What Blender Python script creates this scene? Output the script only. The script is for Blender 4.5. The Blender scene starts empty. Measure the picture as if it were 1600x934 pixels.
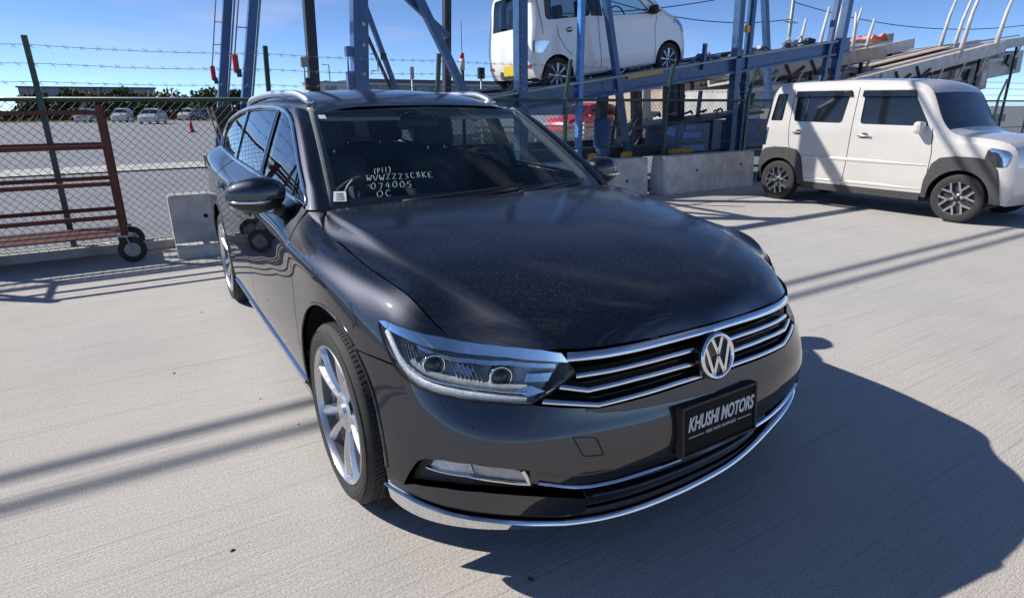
import bpy, bmesh, math, random
import numpy as np
from mathutils import Vector, Matrix, noise
from mathutils.geometry import delaunay_2d_cdt
R = math.radians
scene = bpy.context.scene
C = scene.collection

# ---------------------------------------------------------------- camera
cam = bpy.data.cameras.new('camera')
cam_ob = bpy.data.objects.new('camera', cam); C.objects.link(cam_ob)
CAM = Vector((-1.3697, -1.9391, 1.3604)); YAW, PITCH, ROLL = R(31.8851), R(17.7196), R(-.3363); FPX = 933.77
_f = Vector((math.sin(YAW)*math.cos(PITCH), math.cos(YAW)*math.cos(PITCH), -math.sin(PITCH)))
_r = Vector((math.cos(YAW), -math.sin(YAW), 0)); _u = _r.cross(_f)
_r2 = _r*math.cos(ROLL)+_u*math.sin(ROLL); _u2 = _u*math.cos(ROLL)-_r*math.sin(ROLL)
cam_ob.matrix_world = Matrix(((_r2.x, _u2.x, -_f.x, CAM.x), (_r2.y, _u2.y, -_f.y, CAM.y), (_r2.z, _u2.z, -_f.z, CAM.z), (0, 0, 0, 1)))
cam.sensor_fit = 'HORIZONTAL'; cam.sensor_width = 36.0; cam.lens = FPX*36/1600
cam.clip_start = .05; cam.clip_end = 5000
scene.camera = cam_ob

# ---------------------------------------------------------------- sky, sun, exposure
SUN_EL, SUN_DIR = R(38.5), Vector((-.77, .64, 0))           # towards the sun: behind the car, to its right
world = bpy.data.worlds.new('World'); scene.world = world; world.use_nodes = True
nt = world.node_tree; bg = nt.nodes['Background']
sky = nt.nodes.new('ShaderNodeTexSky'); sky.sky_type = 'NISHITA'; sky.sun_disc = False
sky.sun_elevation = SUN_EL; sky.sun_rotation = math.atan2(SUN_DIR.x, SUN_DIR.y)
sky.air_density = .42; sky.dust_density = 0; sky.ozone_density = 5.5; sky.altitude = 0
bg.inputs['Strength'].default_value = .14
tc = nt.nodes.new('ShaderNodeTexCoord'); mp = nt.nodes.new('ShaderNodeMapping'); mp.inputs['Scale'].default_value = (1.2, 1.2, 7.0); mp.inputs['Rotation'].default_value = (.12, .0, 4.05)
cn = nt.nodes.new('ShaderNodeTexNoise'); cn.inputs['Scale'].default_value = 2.1; cn.inputs['Detail'].default_value = 6; cn.inputs['Roughness'].default_value = .55
cr = nt.nodes.new('ShaderNodeValToRGB'); cr.color_ramp.elements[0].position = .54; cr.color_ramp.elements[0].color = (0, 0, 0, 1); cr.color_ramp.elements[1].position = .80; cr.color_ramp.elements[1].color = (.46, .46, .46, 1)
cm = nt.nodes.new('ShaderNodeMix'); cm.data_type = 'RGBA'; cm.inputs[7].default_value = (4.3, 4.2, 4.9, 1)
nt.links.new(tc.outputs['Generated'], mp.inputs[0]); nt.links.new(mp.outputs[0], cn.inputs['Vector']); nt.links.new(cn.outputs['Fac'], cr.inputs[0]); nt.links.new(cr.outputs[0], cm.inputs[0]); nt.links.new(sky.outputs[0], cm.inputs[6])
nt.links.new(cm.outputs[2], bg.inputs['Color'])
sun = bpy.data.lights.new('sun', 'SUN'); sun.energy = 5.0; sun.angle = R(.53); sun.color = (1, .95, .87)
sun_ob = bpy.data.objects.new('sun', sun); C.objects.link(sun_ob)
_s = Vector((SUN_DIR.x*math.cos(SUN_EL), SUN_DIR.y*math.cos(SUN_EL), math.sin(SUN_EL)))
sun_ob.rotation_euler = (-_s).to_track_quat('-Z', 'Y').to_euler(); sun_ob.location = (-12, 12, 16)
vs = scene.view_settings; vs.view_transform = 'Standard'; vs.look = 'None'; vs.gamma = 1; vs.use_curve_mapping = False
vs.exposure = 0.27
# ==SURF-BEGIN
def nat_spline(t, Y):
    """second derivatives of a natural cubic spline through Y (n, ...)"""
    n = len(t); Y = np.asarray(Y, float); h = np.diff(t)
    A = np.zeros((n, n)); B = np.zeros(Y.shape)
    A[0, 0] = A[-1, -1] = 1
    for i in range(1, n-1):
        A[i, i-1] = h[i-1]; A[i, i] = 2*(h[i-1]+h[i]); A[i, i+1] = h[i]
        B[i] = 6*((Y[i+1]-Y[i])/h[i]-(Y[i]-Y[i-1])/h[i-1])
    return np.linalg.solve(A, B.reshape(n, -1)).reshape(Y.shape)

def spl_eval(t, Y, M, x):
    x = np.asarray(x, float); i = np.clip(np.searchsorted(t, x)-1, 0, len(t)-2)
    h = (t[i+1]-t[i]); sh = (-1,)+(1,)*(Y.ndim-1)
    a = ((t[i+1]-x)/h).reshape(sh); b = ((x-t[i])/h).reshape(sh); h2 = (h*h/6).reshape(sh)
    return a*Y[i]+b*Y[i+1]+((a**3-a)*M[i]+(b**3-b)*M[i+1])*h2

class Curve3:
    """C2 curve through points, parameter 0..1 by chord length"""
    def __init__(s, pts):
        s.P = np.asarray(pts, float); d = np.r_[0, np.cumsum(np.linalg.norm(np.diff(s.P, axis=0), axis=1))]
        s.t = d/d[-1]; s.M = nat_spline(s.t, s.P); s.len = d[-1]
    def __call__(s, x): return spl_eval(s.t, s.P, s.M, np.atleast_1d(x))

class Tensor:
    """surface: C2 along stations (u = 0..ns-1), C1 Hermite along rows (v = 0..nr-1), one optional crease row"""
    def __init__(s, net, crease=None, sharp=None):
        s.N = np.asarray(net, float); ns, nr, _ = s.N.shape
        d = np.linalg.norm(np.diff(s.N, axis=0), axis=2).mean(1); s.tu = np.r_[0, np.cumsum(d)]
        s.ui = np.arange(ns)
        d = np.linalg.norm(np.diff(s.N, axis=1), axis=2).mean(0)+.01; s.tv = np.r_[0, np.cumsum(d)]
        s.M = nat_spline(s.tu, s.N); s.crease = crease; s.ns = ns; s.nr = nr
        s.sharp = np.ones(ns) if sharp is None else np.asarray(sharp, float)
    def __call__(s, u, v):
        u = np.atleast_1d(np.asarray(u, float)); v = np.atleast_1d(np.asarray(v, float))
        tu = np.interp(u, s.ui, s.tu) if True else u
        P = spl_eval(s.tu, s.N, s.M, tu)                # n, nr, 3
        t = s.tv; nr = s.nr
        D = (P[:, 1:]-P[:, :-1])/np.diff(t)[None, :, None]
        T = np.empty_like(P); h = np.diff(t)
        w = (h[:-1]/(h[:-1]+h[1:]))[None, :, None]
        T[:, 1:-1] = D[:, :-1]*(1-w)+D[:, 1:]*w
        T[:, 0] = 1.5*D[:, 0]-.5*T[:, 1]; T[:, -1] = 1.5*D[:, -1]-.5*T[:, -2]
        Ta = T.copy(); Tb = T.copy()                    # tangent arriving at / leaving a row
        if s.crease is not None:
            k = np.interp(u, s.ui, s.sharp)[:, None]; c = s.crease
            Ta[:, c] = T[:, c]*(1-k)+k*(1.5*D[:, c-1]-.5*T[:, c-1])
            Tb[:, c] = T[:, c]*(1-k)+k*(1.5*D[:, c]-.5*T[:, c+1])
        i = np.clip(np.floor(v).astype(int), 0, nr-2); q = (v-i)[:, None]; n = np.arange(len(u)); n = np.broadcast_to(n, i.shape)
        hh = h[i][:, None]
        p0, p1, m0, m1 = P[n, i], P[n, i+1], Tb[n, i]*hh, Ta[n, i+1]*hh
        q2, q3 = q*q, q*q*q
        return (2*q3-3*q2+1)*p0+(q3-2*q2+q)*m0+(-2*q3+3*q2)*p1+(q3-q2)*m1
    def normal(s, u, v, flip=1):
        e = 1e-3; u = np.asarray(u, float); v = np.asarray(v, float)
        up = np.clip(u+e, 0, s.ns-1); um = np.clip(u-e, 0, s.ns-1)
        # keep derivative one-sided around the crease
        vi = np.clip(np.floor(v+1e-9), 0, s.nr-2)
        vp = np.minimum(v+e, vi+1); vm = np.maximum(v-e, vi)
        n = np.cross(s(up, v)-s(um, v), s(u, vp)-s(u, vm))
        return flip*n/np.maximum(np.linalg.norm(n, axis=1), 1e-12)[:, None]
    def inv(s, fn, target, guess=None):
        """(u, v) where fn(point) (2 numbers) equals target"""
        target = np.asarray(target, float)
        if not hasattr(s, '_g'):
            U, V = np.meshgrid(np.linspace(0, s.ns-1, 18*(s.ns-1)+1), np.linspace(0, s.nr-1, 10*(s.nr-1)+1), indexing='ij')
            s._g = (U.ravel(), V.ravel(), s(U.ravel(), V.ravel()))
        U, V, P = s._g
        F = fn(P); d = ((F-target)**2).sum(1)
        if guess is not None: d = np.where((U >= guess[0]) & (U <= guess[1]), d, 1e9)
        k = int(np.argmin(d)); u, v = U[k], V[k]
        for _ in range(12):
            e = 1e-4
            b = fn(s([u], [v]))[0]; ju = (fn(s([u+e], [v]))[0]-b)/e; jv = (fn(s([u], [v+e]))[0]-b)/e
            try: st = np.linalg.solve(np.stack([ju, jv], 1), target-b)
            except Exception: break
            st = np.clip(st, -.3, .3); u += st[0]; v += st[1]
            u = min(max(u, -.02), s.ns-1.0); v = min(max(v, -.25), s.nr-.75)
        return u, v
XZ = lambda P: P[:, [0, 2]]
YZ = lambda P: P[:, [1, 2]]
XY = lambda P: P[:, [0, 1]]

# ---- body side and front of the wagon: stations run from the nose centre round the corner to the tail, x = half width
def st(y, xs, zs): return [(x, y, z) for x, z in zip(xs, zs)]
BODY_NET = [
 [(0,-.845,.745),(0,-.853,.70),(0,-.863,.64),(0,-.880,.57),(0,-.9005,.50),(0,-.9035,.42),(0,-.880,.33),(0,-.842,.24),(0,-.800,.165)],
 [(.25,-.826,.744),(.252,-.834,.70),(.255,-.845,.64),(.258,-.862,.57),(.261,-.8825,.50),(.261,-.8855,.42),(.258,-.863,.33),(.255,-.826,.24),(.25,-.786,.168)],
 [(.482,-.762,.742),(.487,-.770,.70),(.493,-.784,.64),(.503,-.802,.57),(.514,-.820,.50),(.517,-.822,.42),(.512,-.800,.335),(.50,-.769,.255),(.49,-.738,.185)],
 [(.69,-.552,.752),(.706,-.578,.705),(.727,-.608,.64),(.746,-.636,.57),(.758,-.653,.50),(.763,-.661,.43),(.764,-.667,.36),(.757,-.663,.295),(.746,-.654,.236)],
 [(.752,-.415,.840),(.797,-.425,.80),(.828,-.437,.725),(.847,-.447,.64),(.860,-.459,.55),(.868,-.470,.465),(.870,-.478,.39),(.869,-.485,.32),(.864,-.49,.255)],
 [(.774,-.22,.868),(.822,-.23,.845),(.862,-.245,.79),(.884,-.26,.70),(.895,-.27,.60),(.902,-.28,.51),(.904,-.285,.43),(.902,-.285,.36),(.896,-.285,.30)],
 [(.780,.045,.889),(.838,.04,.877),(.892,.03,.832),(.903,.02,.75),(.909,.01,.65),(.911,0,.55),(.908,0,.43),(.899,0,.32),(.882,0,.23)],
 [(.776,.41,.916),(.842,.40,.898),(.905,.40,.847),(.904,.40,.77),(.909,.40,.66),(.912,.40,.545),(.907,.40,.41),(.897,.40,.30),(.876,.40,.20)],
 st(.62,(.795,.851,.907,.904,.909,.912,.907,.895,.872),(.972,.928,.858,.782,.67,.545,.405,.29,.19)),
 st(1.0,(.802,.856,.908,.903,.908,.912,.907,.894,.870),(.996,.950,.884,.80,.68,.548,.40,.285,.19)),
 st(1.5,(.804,.858,.908,.902,.907,.912,.907,.894,.870),(1.013,.970,.913,.825,.69,.55,.40,.285,.19)),
 st(2.05,(.800,.854,.905,.900,.905,.910,.906,.893,.870),(1.030,.99,.941,.85,.705,.555,.40,.285,.19)),
 st(2.5,(.791,.846,.900,.897,.903,.909,.905,.894,.872),(1.042,1.008,.962,.868,.715,.56,.41,.29,.195)),
 st(2.95,(.776,.834,.892,.891,.898,.904,.900,.888,.868),(1.058,1.026,.982,.885,.725,.565,.42,.30,.21)),
 st(3.35,(.752,.808,.872,.873,.881,.886,.882,.866,.842),(1.074,1.045,1.0,.90,.735,.57,.43,.31,.23)),
 st(3.62,(.715,.768,.832,.837,.846,.850,.846,.826,.796),(1.086,1.058,1.01,.905,.74,.575,.43,.32,.24)),
 [(.60,3.80,1.10),(.645,3.81,1.07),(.70,3.82,1.02),(.712,3.84,.91),(.722,3.86,.74),(.726,3.875,.575),(.722,3.87,.43),(.70,3.85,.32),(.67,3.82,.24)],
 [(.30,3.86,1.11),(.32,3.865,1.08),(.34,3.87,1.02),(.345,3.88,.91),(.35,3.89,.74),(.35,3.905,.575),(.35,3.9,.43),(.34,3.88,.32),(.33,3.85,.24)],
 [(0,3.875,1.11),(0,3.88,1.08),(0,3.885,1.02),(0,3.895,.91),(0,3.90,.74),(0,3.915,.575),(0,3.91,.43),(0,3.89,.32),(0,3.86,.24)],
]
BODY = Tensor(BODY_NET, crease=2, sharp=[0,0,0,0,0,.15,.55,.9,1,1,1,1,1,1,.9,.7,.3,0,0])

# ---- bonnet: stations from the front edge to the cowl, rows from the centre line over the crease (row 4) to the shut line
HOOD_NET = []
_cre = Curve3([(.482,-.757,.749),(.512,-.70,.786),(.55,-.621,.819),(.60,-.457,.862),(.64,-.303,.892),(.675,-.10,.917),(.70,.066,.939),(.72,.235,.955),(.735,.40,.968),(.738,.475,.974)])
_sp = BODY([3.0,3.25,3.5,3.8,4.25,5.0,5.9,6.5,7.0], [0.]*9)+np.array((-.0015,0,.001))
_shu = Curve3([tuple(q) for q in _sp]+[(.752,.478,.957)])
_cen = Curve3([(0,-.842,.752),(0,-.815,.789),(0,-.75,.828),(0,-.62,.868),(0,-.46,.902),(0,-.27,.935),(0,-.07,.962),(0,.11,.981),(0,.26,.992),(0,.345,.996)])
for k in range(10):
    c, e, s_ = _cen.P[k], _cre.P[k], _shu.P[k]
    a = lambda f, dz, dy: c*(1-f)+e*f+np.array((0, dy, dz))
    # bowed between the centre and the crease
    q = k/9.
    row = [c, a(.33, .008+.003*q, -.028*(1-q)-.012*q), a(.62, .010+.003*q, -.030*(1-q)-.016*q), a(.85, .006+.001*q, -.016*(1-q)-.012*q), e]
    row += [e*(1-.42)+s_*.42+np.array((0, 0, -.012)), e*.20+s_*.80+np.array((0, 0, -.007)), s_]
    if k == 0: row[1:4] = [BODY([u], [0])[0]+np.array((0, .003, .004)) for u in (.72, 1.38, 1.78)]; row[5:7] = [BODY([u], [0])[0]+np.array((-.002, .002, .003)) for u in (2.42, 2.78)]
    HOOD_NET.append(row)
HOOD = Tensor(HOOD_NET, crease=4, sharp=[1.]*10)
# ==SURF-END

# ---------------------------------------------------------------- materials
MATS = {}
def mat(name, col=(.5, .5, .5), rough=.5, metal=0., coat=0., spec=.5, ior=1.5):
    m = bpy.data.materials.new(name); m.use_nodes = True; b = m.node_tree.nodes['Principled BSDF']
    b.inputs['Base Color'].default_value = (*col, 1); b.inputs['Roughness'].default_value = rough
    b.inputs['Metallic'].default_value = metal; b.inputs['Coat Weight'].default_value = coat
    b.inputs['Coat Roughness'].default_value = .03; b.inputs['Specular IOR Level'].default_value = spec
    b.inputs['IOR'].default_value = ior
    MATS[name] = m; return m
def N(m, typ, **kw):
    n = m.node_tree.nodes.new(typ)
    for k, v in kw.items():
        if k in n.inputs: n.inputs[k].default_value = v
        else: setattr(n, k, v)
    return n
def Lk(m, a, b): m.node_tree.links.new(a, b)
def BS(m): return m.node_tree.nodes['Principled BSDF']
def tex_noise(m, scale, detail=4, rough=.6, vec=None, coord='Object', dist=0):
    tc = N(m, 'ShaderNodeTexCoord'); n = N(m, 'ShaderNodeTexNoise'); n.inputs['Scale'].default_value = scale
    n.inputs['Detail'].default_value = detail; n.inputs['Roughness'].default_value = rough; n.inputs['Distortion'].default_value = dist
    if vec is not None:
        mp = N(m, 'ShaderNodeMapping'); mp.inputs['Scale'].default_value = vec; Lk(m, tc.outputs[coord], mp.inputs[0]); Lk(m, mp.outputs[0], n.inputs['Vector'])
    else: Lk(m, tc.outputs[coord], n.inputs['Vector'])
    return n
def ramp(m, src, stops):
    r = N(m, 'ShaderNodeValToRGB'); e = r.color_ramp.elements
    while len(e) < len(stops): e.new(.5)
    for i, (p, c) in enumerate(stops):
        e[i].position = p; e[i].color = (*c, 1) if len(c) == 3 else c
    Lk(m, src, r.inputs[0]); return r
def vary(m, scale=8, amt=.25, rough_amt=.1, bump=0, bscale=60, detail=5, coord='Object'):
    """break up a flat colour: mottled value, uneven gloss, fine relief"""
    b = BS(m); c = b.inputs['Base Color'].default_value[:3]
    n = tex_noise(m, scale, detail, .65, coord=coord)
    r = ramp(m, n.outputs['Fac'], [(.3, tuple(v*(1-amt) for v in c)), (.7, tuple(min(1, v*(1+amt)) for v in c))])
    Lk(m, r.outputs[0], b.inputs['Base Color'])
    if rough_amt:
        r0 = b.inputs['Roughness'].default_value
        mr = N(m, 'ShaderNodeMapRange'); mr.inputs['To Min'].default_value = max(0, r0-rough_amt); mr.inputs['To Max'].default_value = min(1, r0+rough_amt)
        Lk(m, n.outputs['Fac'], mr.inputs['Value']); Lk(m, mr.outputs[0], b.inputs['Roughness'])
    if bump:
        n2 = tex_noise(m, bscale, 3, .6, coord=coord); bp = N(m, 'ShaderNodeBump'); bp.inputs['Strength'].default_value = bump; bp.inputs['Distance'].default_value = .01
        Lk(m, n2.outputs['Fac'], bp.inputs['Height']); Lk(m, bp.outputs[0], b.inputs['Normal'])
    return m
def thin_glass(name, tint, refl=1.0, rough=0., trans=1.0):
    """a pane: clear, tinted, with the mirror reflection that grows at a grazing angle"""
    m = bpy.data.materials.new(name); m.use_nodes = True; t = m.node_tree; t.nodes.remove(t.nodes['Principled BSDF'])
    out = t.nodes['Material Output']; tr = t.nodes.new('ShaderNodeBsdfTransparent'); tr.inputs[0].default_value = (*tint, 1)
    gl = t.nodes.new('ShaderNodeBsdfGlossy'); gl.inputs['Roughness'].default_value = rough
    ge = t.nodes.new('ShaderNodeNewGeometry'); dp = t.nodes.new('ShaderNodeVectorMath'); dp.operation = 'DOT_PRODUCT'
    ab = t.nodes.new('ShaderNodeMath'); ab.operation = 'ABSOLUTE'; iv = t.nodes.new('ShaderNodeMath'); iv.operation = 'SUBTRACT'; iv.inputs[0].default_value = 1
    pw = t.nodes.new('ShaderNodeMath'); pw.operation = 'POWER'; pw.inputs[1].default_value = 5; fr = t.nodes.new('ShaderNodeMath'); fr.operation = 'MULTIPLY_ADD'; fr.inputs[1].default_value = .945; fr.inputs[2].default_value = .055; iv.use_clamp = True
    t.links.new(ge.outputs['Incoming'], dp.inputs[0]); t.links.new(ge.outputs['Normal'], dp.inputs[1]); t.links.new(dp.outputs['Value'], ab.inputs[0]); t.links.new(ab.outputs[0], iv.inputs[1]); t.links.new(iv.outputs[0], pw.inputs[0]); t.links.new(pw.outputs[0], fr.inputs[0])
    mu = t.nodes.new('ShaderNodeMath'); mu.operation = 'MULTIPLY'; mu.inputs[1].default_value = refl; mu.use_clamp = True
    mx = t.nodes.new('ShaderNodeMixShader')
    t.links.new(fr.outputs[0], mu.inputs[0]); t.links.new(mu.outputs[0], mx.inputs[0]); t.links.new(tr.outputs[0], mx.inputs[1]); t.links.new(gl.outputs[0], mx.inputs[2]); t.links.new(mx.outputs[0], out.inputs[0])
    MATS[name] = m; return m

# ---------------------------------------------------------------- objects
def link(name, me, m=None, parent=None, loc=None):
    o = bpy.data.objects.new(name, me); C.objects.link(o)
    if m is not None and me is not None and not me.materials: me.materials.append(m)
    if parent is not None: o.parent = parent
    if loc is not None: o.location = loc
    return o
def empty(name, loc=(0, 0, 0), rz=0., parent=None):
    o = bpy.data.objects.new(name, None); C.objects.link(o); o.location = loc; o.rotation_euler = (0, 0, rz); o.empty_display_size = .2
    if parent is not None: o.parent = parent
    return o
def tag(o, label, cat, group=None, kind=None):
    if label: o['label'] = label
    if cat: o['category'] = cat
    if group: o['group'] = group
    if kind: o['kind'] = kind
    return o
def copy_tree(o, parent=None):
    c = o.copy(); C.objects.link(c); c.parent = parent
    for ch in o.children: copy_tree(ch, c)
    return c

class MB:
    """collects simple solids into one mesh"""
    def __init__(s): s.v = []; s.f = []; s.sm = []; s.mi = []; s.cur = 0
    def add(s, v, f, smooth=False):
        k = len(s.v); s.v += [tuple(p) for p in v]; s.f += [tuple(i+k for i in q) for q in f]; s.sm += [smooth]*len(f); s.mi += [s.cur]*len(f); return s
    def box(s, c, d, rot=None, bev=0.):
        x, y, z = d[0]/2, d[1]/2, d[2]/2
        if bev <= 0:
            v = [(-x,-y,-z),(x,-y,-z),(x,y,-z),(-x,y,-z),(-x,-y,z),(x,-y,z),(x,y,z),(-x,y,z)]
            f = [(0,3,2,1),(4,5,6,7),(0,1,5,4),(1,2,6,5),(2,3,7,6),(3,0,4,7)]
        else:
            bm = bmesh.new(); bmesh.ops.create_cube(bm, size=1); bmesh.ops.scale(bm, vec=d, verts=bm.verts)
            bmesh.ops.bevel(bm, geom=bm.edges[:], offset=min(bev, .45*min(d)), segments=2, affect='EDGES', profile=.5)
            bm.verts.index_update(); v = [tuple(q.co) for q in bm.verts]; f = [tuple(q.index for q in g.verts) for g in bm.faces]; bm.free()
        M = rot if rot is not None else Matrix.Identity(3)
        return s.add([M@Vector(q)+Vector(c) for q in v], f)
    def beam(s, a, b, w, h=None, up=(0, 0, 1), bev=0.):
        a, b = Vector(a), Vector(b); h = w if h is None else h; d = b-a; L = d.length; d.normalize(); up = Vector(up)
        if abs(d.dot(up)) > .98: up = Vector((0, 1, 0))
        sx = d.cross(up).normalized(); uz = sx.cross(d)
        return s.box((a+b)/2, (w, L, h), Matrix((sx, d, uz)).transposed(), bev)
    def tube(s, pts, r, n=10, cap=True, smooth=True, closed=False, flat=None):
        pts = [Vector(p) for p in pts]; m = len(pts); rr = r if hasattr(r, '__len__') else [r]*m
        up = Vector((0, 0, 1)); V = []; F = []; prev = None
        for i, p in enumerate(pts):
            if closed: d = pts[(i+1) % m]-pts[i-1]
            else: d = pts[min(i+1, m-1)]-pts[max(i-1, 0)]
            d.normalize()
            if prev is None:
                ref = up if abs(d.dot(up)) < .95 else Vector((1, 0, 0)); a = d.cross(ref).normalized()
            else: a = (prev-d*prev.dot(d)).normalized()
            prev = a; b = d.cross(a)
            fx, fy = flat or (1, 1)
            for k in range(n):
                t = 2*math.pi*k/n; V.append(p+(a*math.cos(t)*fx+b*math.sin(t)*fy)*rr[i])
        for i in range(m if closed else m-1):
            for k in range(n):
                j = (i+1) % m
                F.append((i*n+k, i*n+(k+1) % n, j*n+(k+1) % n, j*n+k))
        if cap and not closed: F.append(tuple(range(n))[::-1]); F.append(tuple((m-1)*n+k for k in range(n)))
        return s.add(V, F, smooth)
    def cyl(s, a, b, r, n=16, r2=None, smooth=True): return s.tube([a, b], [r, r if r2 is None else r2], n, True, smooth)
    def lathe(s, prof, n=32, axis='X', c=(0, 0, 0), smooth=True, closed=False):
        """prof: (along, radius) pairs"""
        V = []; F = []; m = len(prof)
        for a, r in prof:
            for k in range(n):
                t = 2*math.pi*k/n; q = (a, r*math.cos(t), r*math.sin(t)) if axis == 'X' else ((r*math.cos(t), a, r*math.sin(t)) if axis == 'Y' else (r*math.cos(t), r*math.sin(t), a))
                V.append((q[0]+c[0], q[1]+c[1], q[2]+c[2]))
        for i in range(m if closed else m-1):
            for k in range(n): j = (i+1) % m; F.append((i*n+k, j*n+k, j*n+(k+1) % n, i*n+(k+1) % n))
        return s.add(V, F, smooth)
    def prism(s, poly, a, b, axis='X'):
        """poly of 2D points extruded from a to b along axis"""
        P = {'X': lambda p, t: (t, p[0], p[1]), 'Y': lambda p, t: (p[0], t, p[1]), 'Z': lambda p, t: (p[0], p[1], t)}[axis]
        n = len(poly); V = [P(p, a) for p in poly]+[P(p, b) for p in poly]
        F = [tuple(range(n))[::-1], tuple(range(n, 2*n))]+[(i, (i+1) % n, n+(i+1) % n, n+i) for i in range(n)]
        return s.add(V, F)
    def mesh(s, name, fix=True):
        me = bpy.data.meshes.new(name); me.from_pydata(s.v, [], s.f); me.polygons.foreach_set('use_smooth', s.sm)
        if any(s.mi): me.polygons.foreach_set('material_index', s.mi)
        if fix:
            bm = bmesh.new(); bm.from_mesh(me); bmesh.ops.recalc_face_normals(bm, faces=bm.faces); bm.to_mesh(me); bm.free()
        me.update(); return me
    def build(s, name, m, parent=None, loc=None): return link(name, s.mesh(name), m, parent, loc)

def inside(poly, P):
    """even-odd test, poly (n,2), P (m,2)"""
    x, y = P[:, 0], P[:, 1]; c = np.zeros(len(P), bool); n = len(poly); j = n-1
    for i in range(n):
        xi, yi = poly[i]; xj, yj = poly[j]
        if yi != yj:
            k = ((yi > y) != (yj > y)) & (x < (xj-xi)*(y-yi)/(yj-yi)+xi); c ^= k
        j = i
    return c
def dist_poly(poly, P):
    d = np.full(len(P), 1e9); n = len(poly)
    for i in range(n):
        a = poly[i]; b = poly[(i+1) % n]; ab = b-a; L = (ab**2).sum()
        if L < 1e-16: continue
        t = np.clip(((P-a)@ab)/L, 0, 1); q = a+t[:, None]*ab; d = np.minimum(d, np.sqrt(((P-q)**2).sum(1)))
    return d
def resample(poly, h, closed=True):
    out = []; n = len(poly)
    for i in range(n if closed else n-1):
        a = np.asarray(poly[i], float); b = np.asarray(poly[(i+1) % n], float); k = max(1, int(math.ceil(np.linalg.norm(b-a)/h)))
        for t in range(k): out.append(a+(b-a)*t/k)
    if not closed: out.append(np.asarray(poly[-1], float))
    return np.array(out)
def smooth_line(pts, n):
    """C2 curve through 2D points, n samples"""
    P = np.asarray(pts, float); d = np.r_[0, np.cumsum(np.linalg.norm(np.diff(P, axis=0), axis=1))]; t = d/d[-1]
    M = nat_spline(t, P); return [tuple(q) for q in spl_eval(t, P, M, np.linspace(0, 1, n))]

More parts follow.
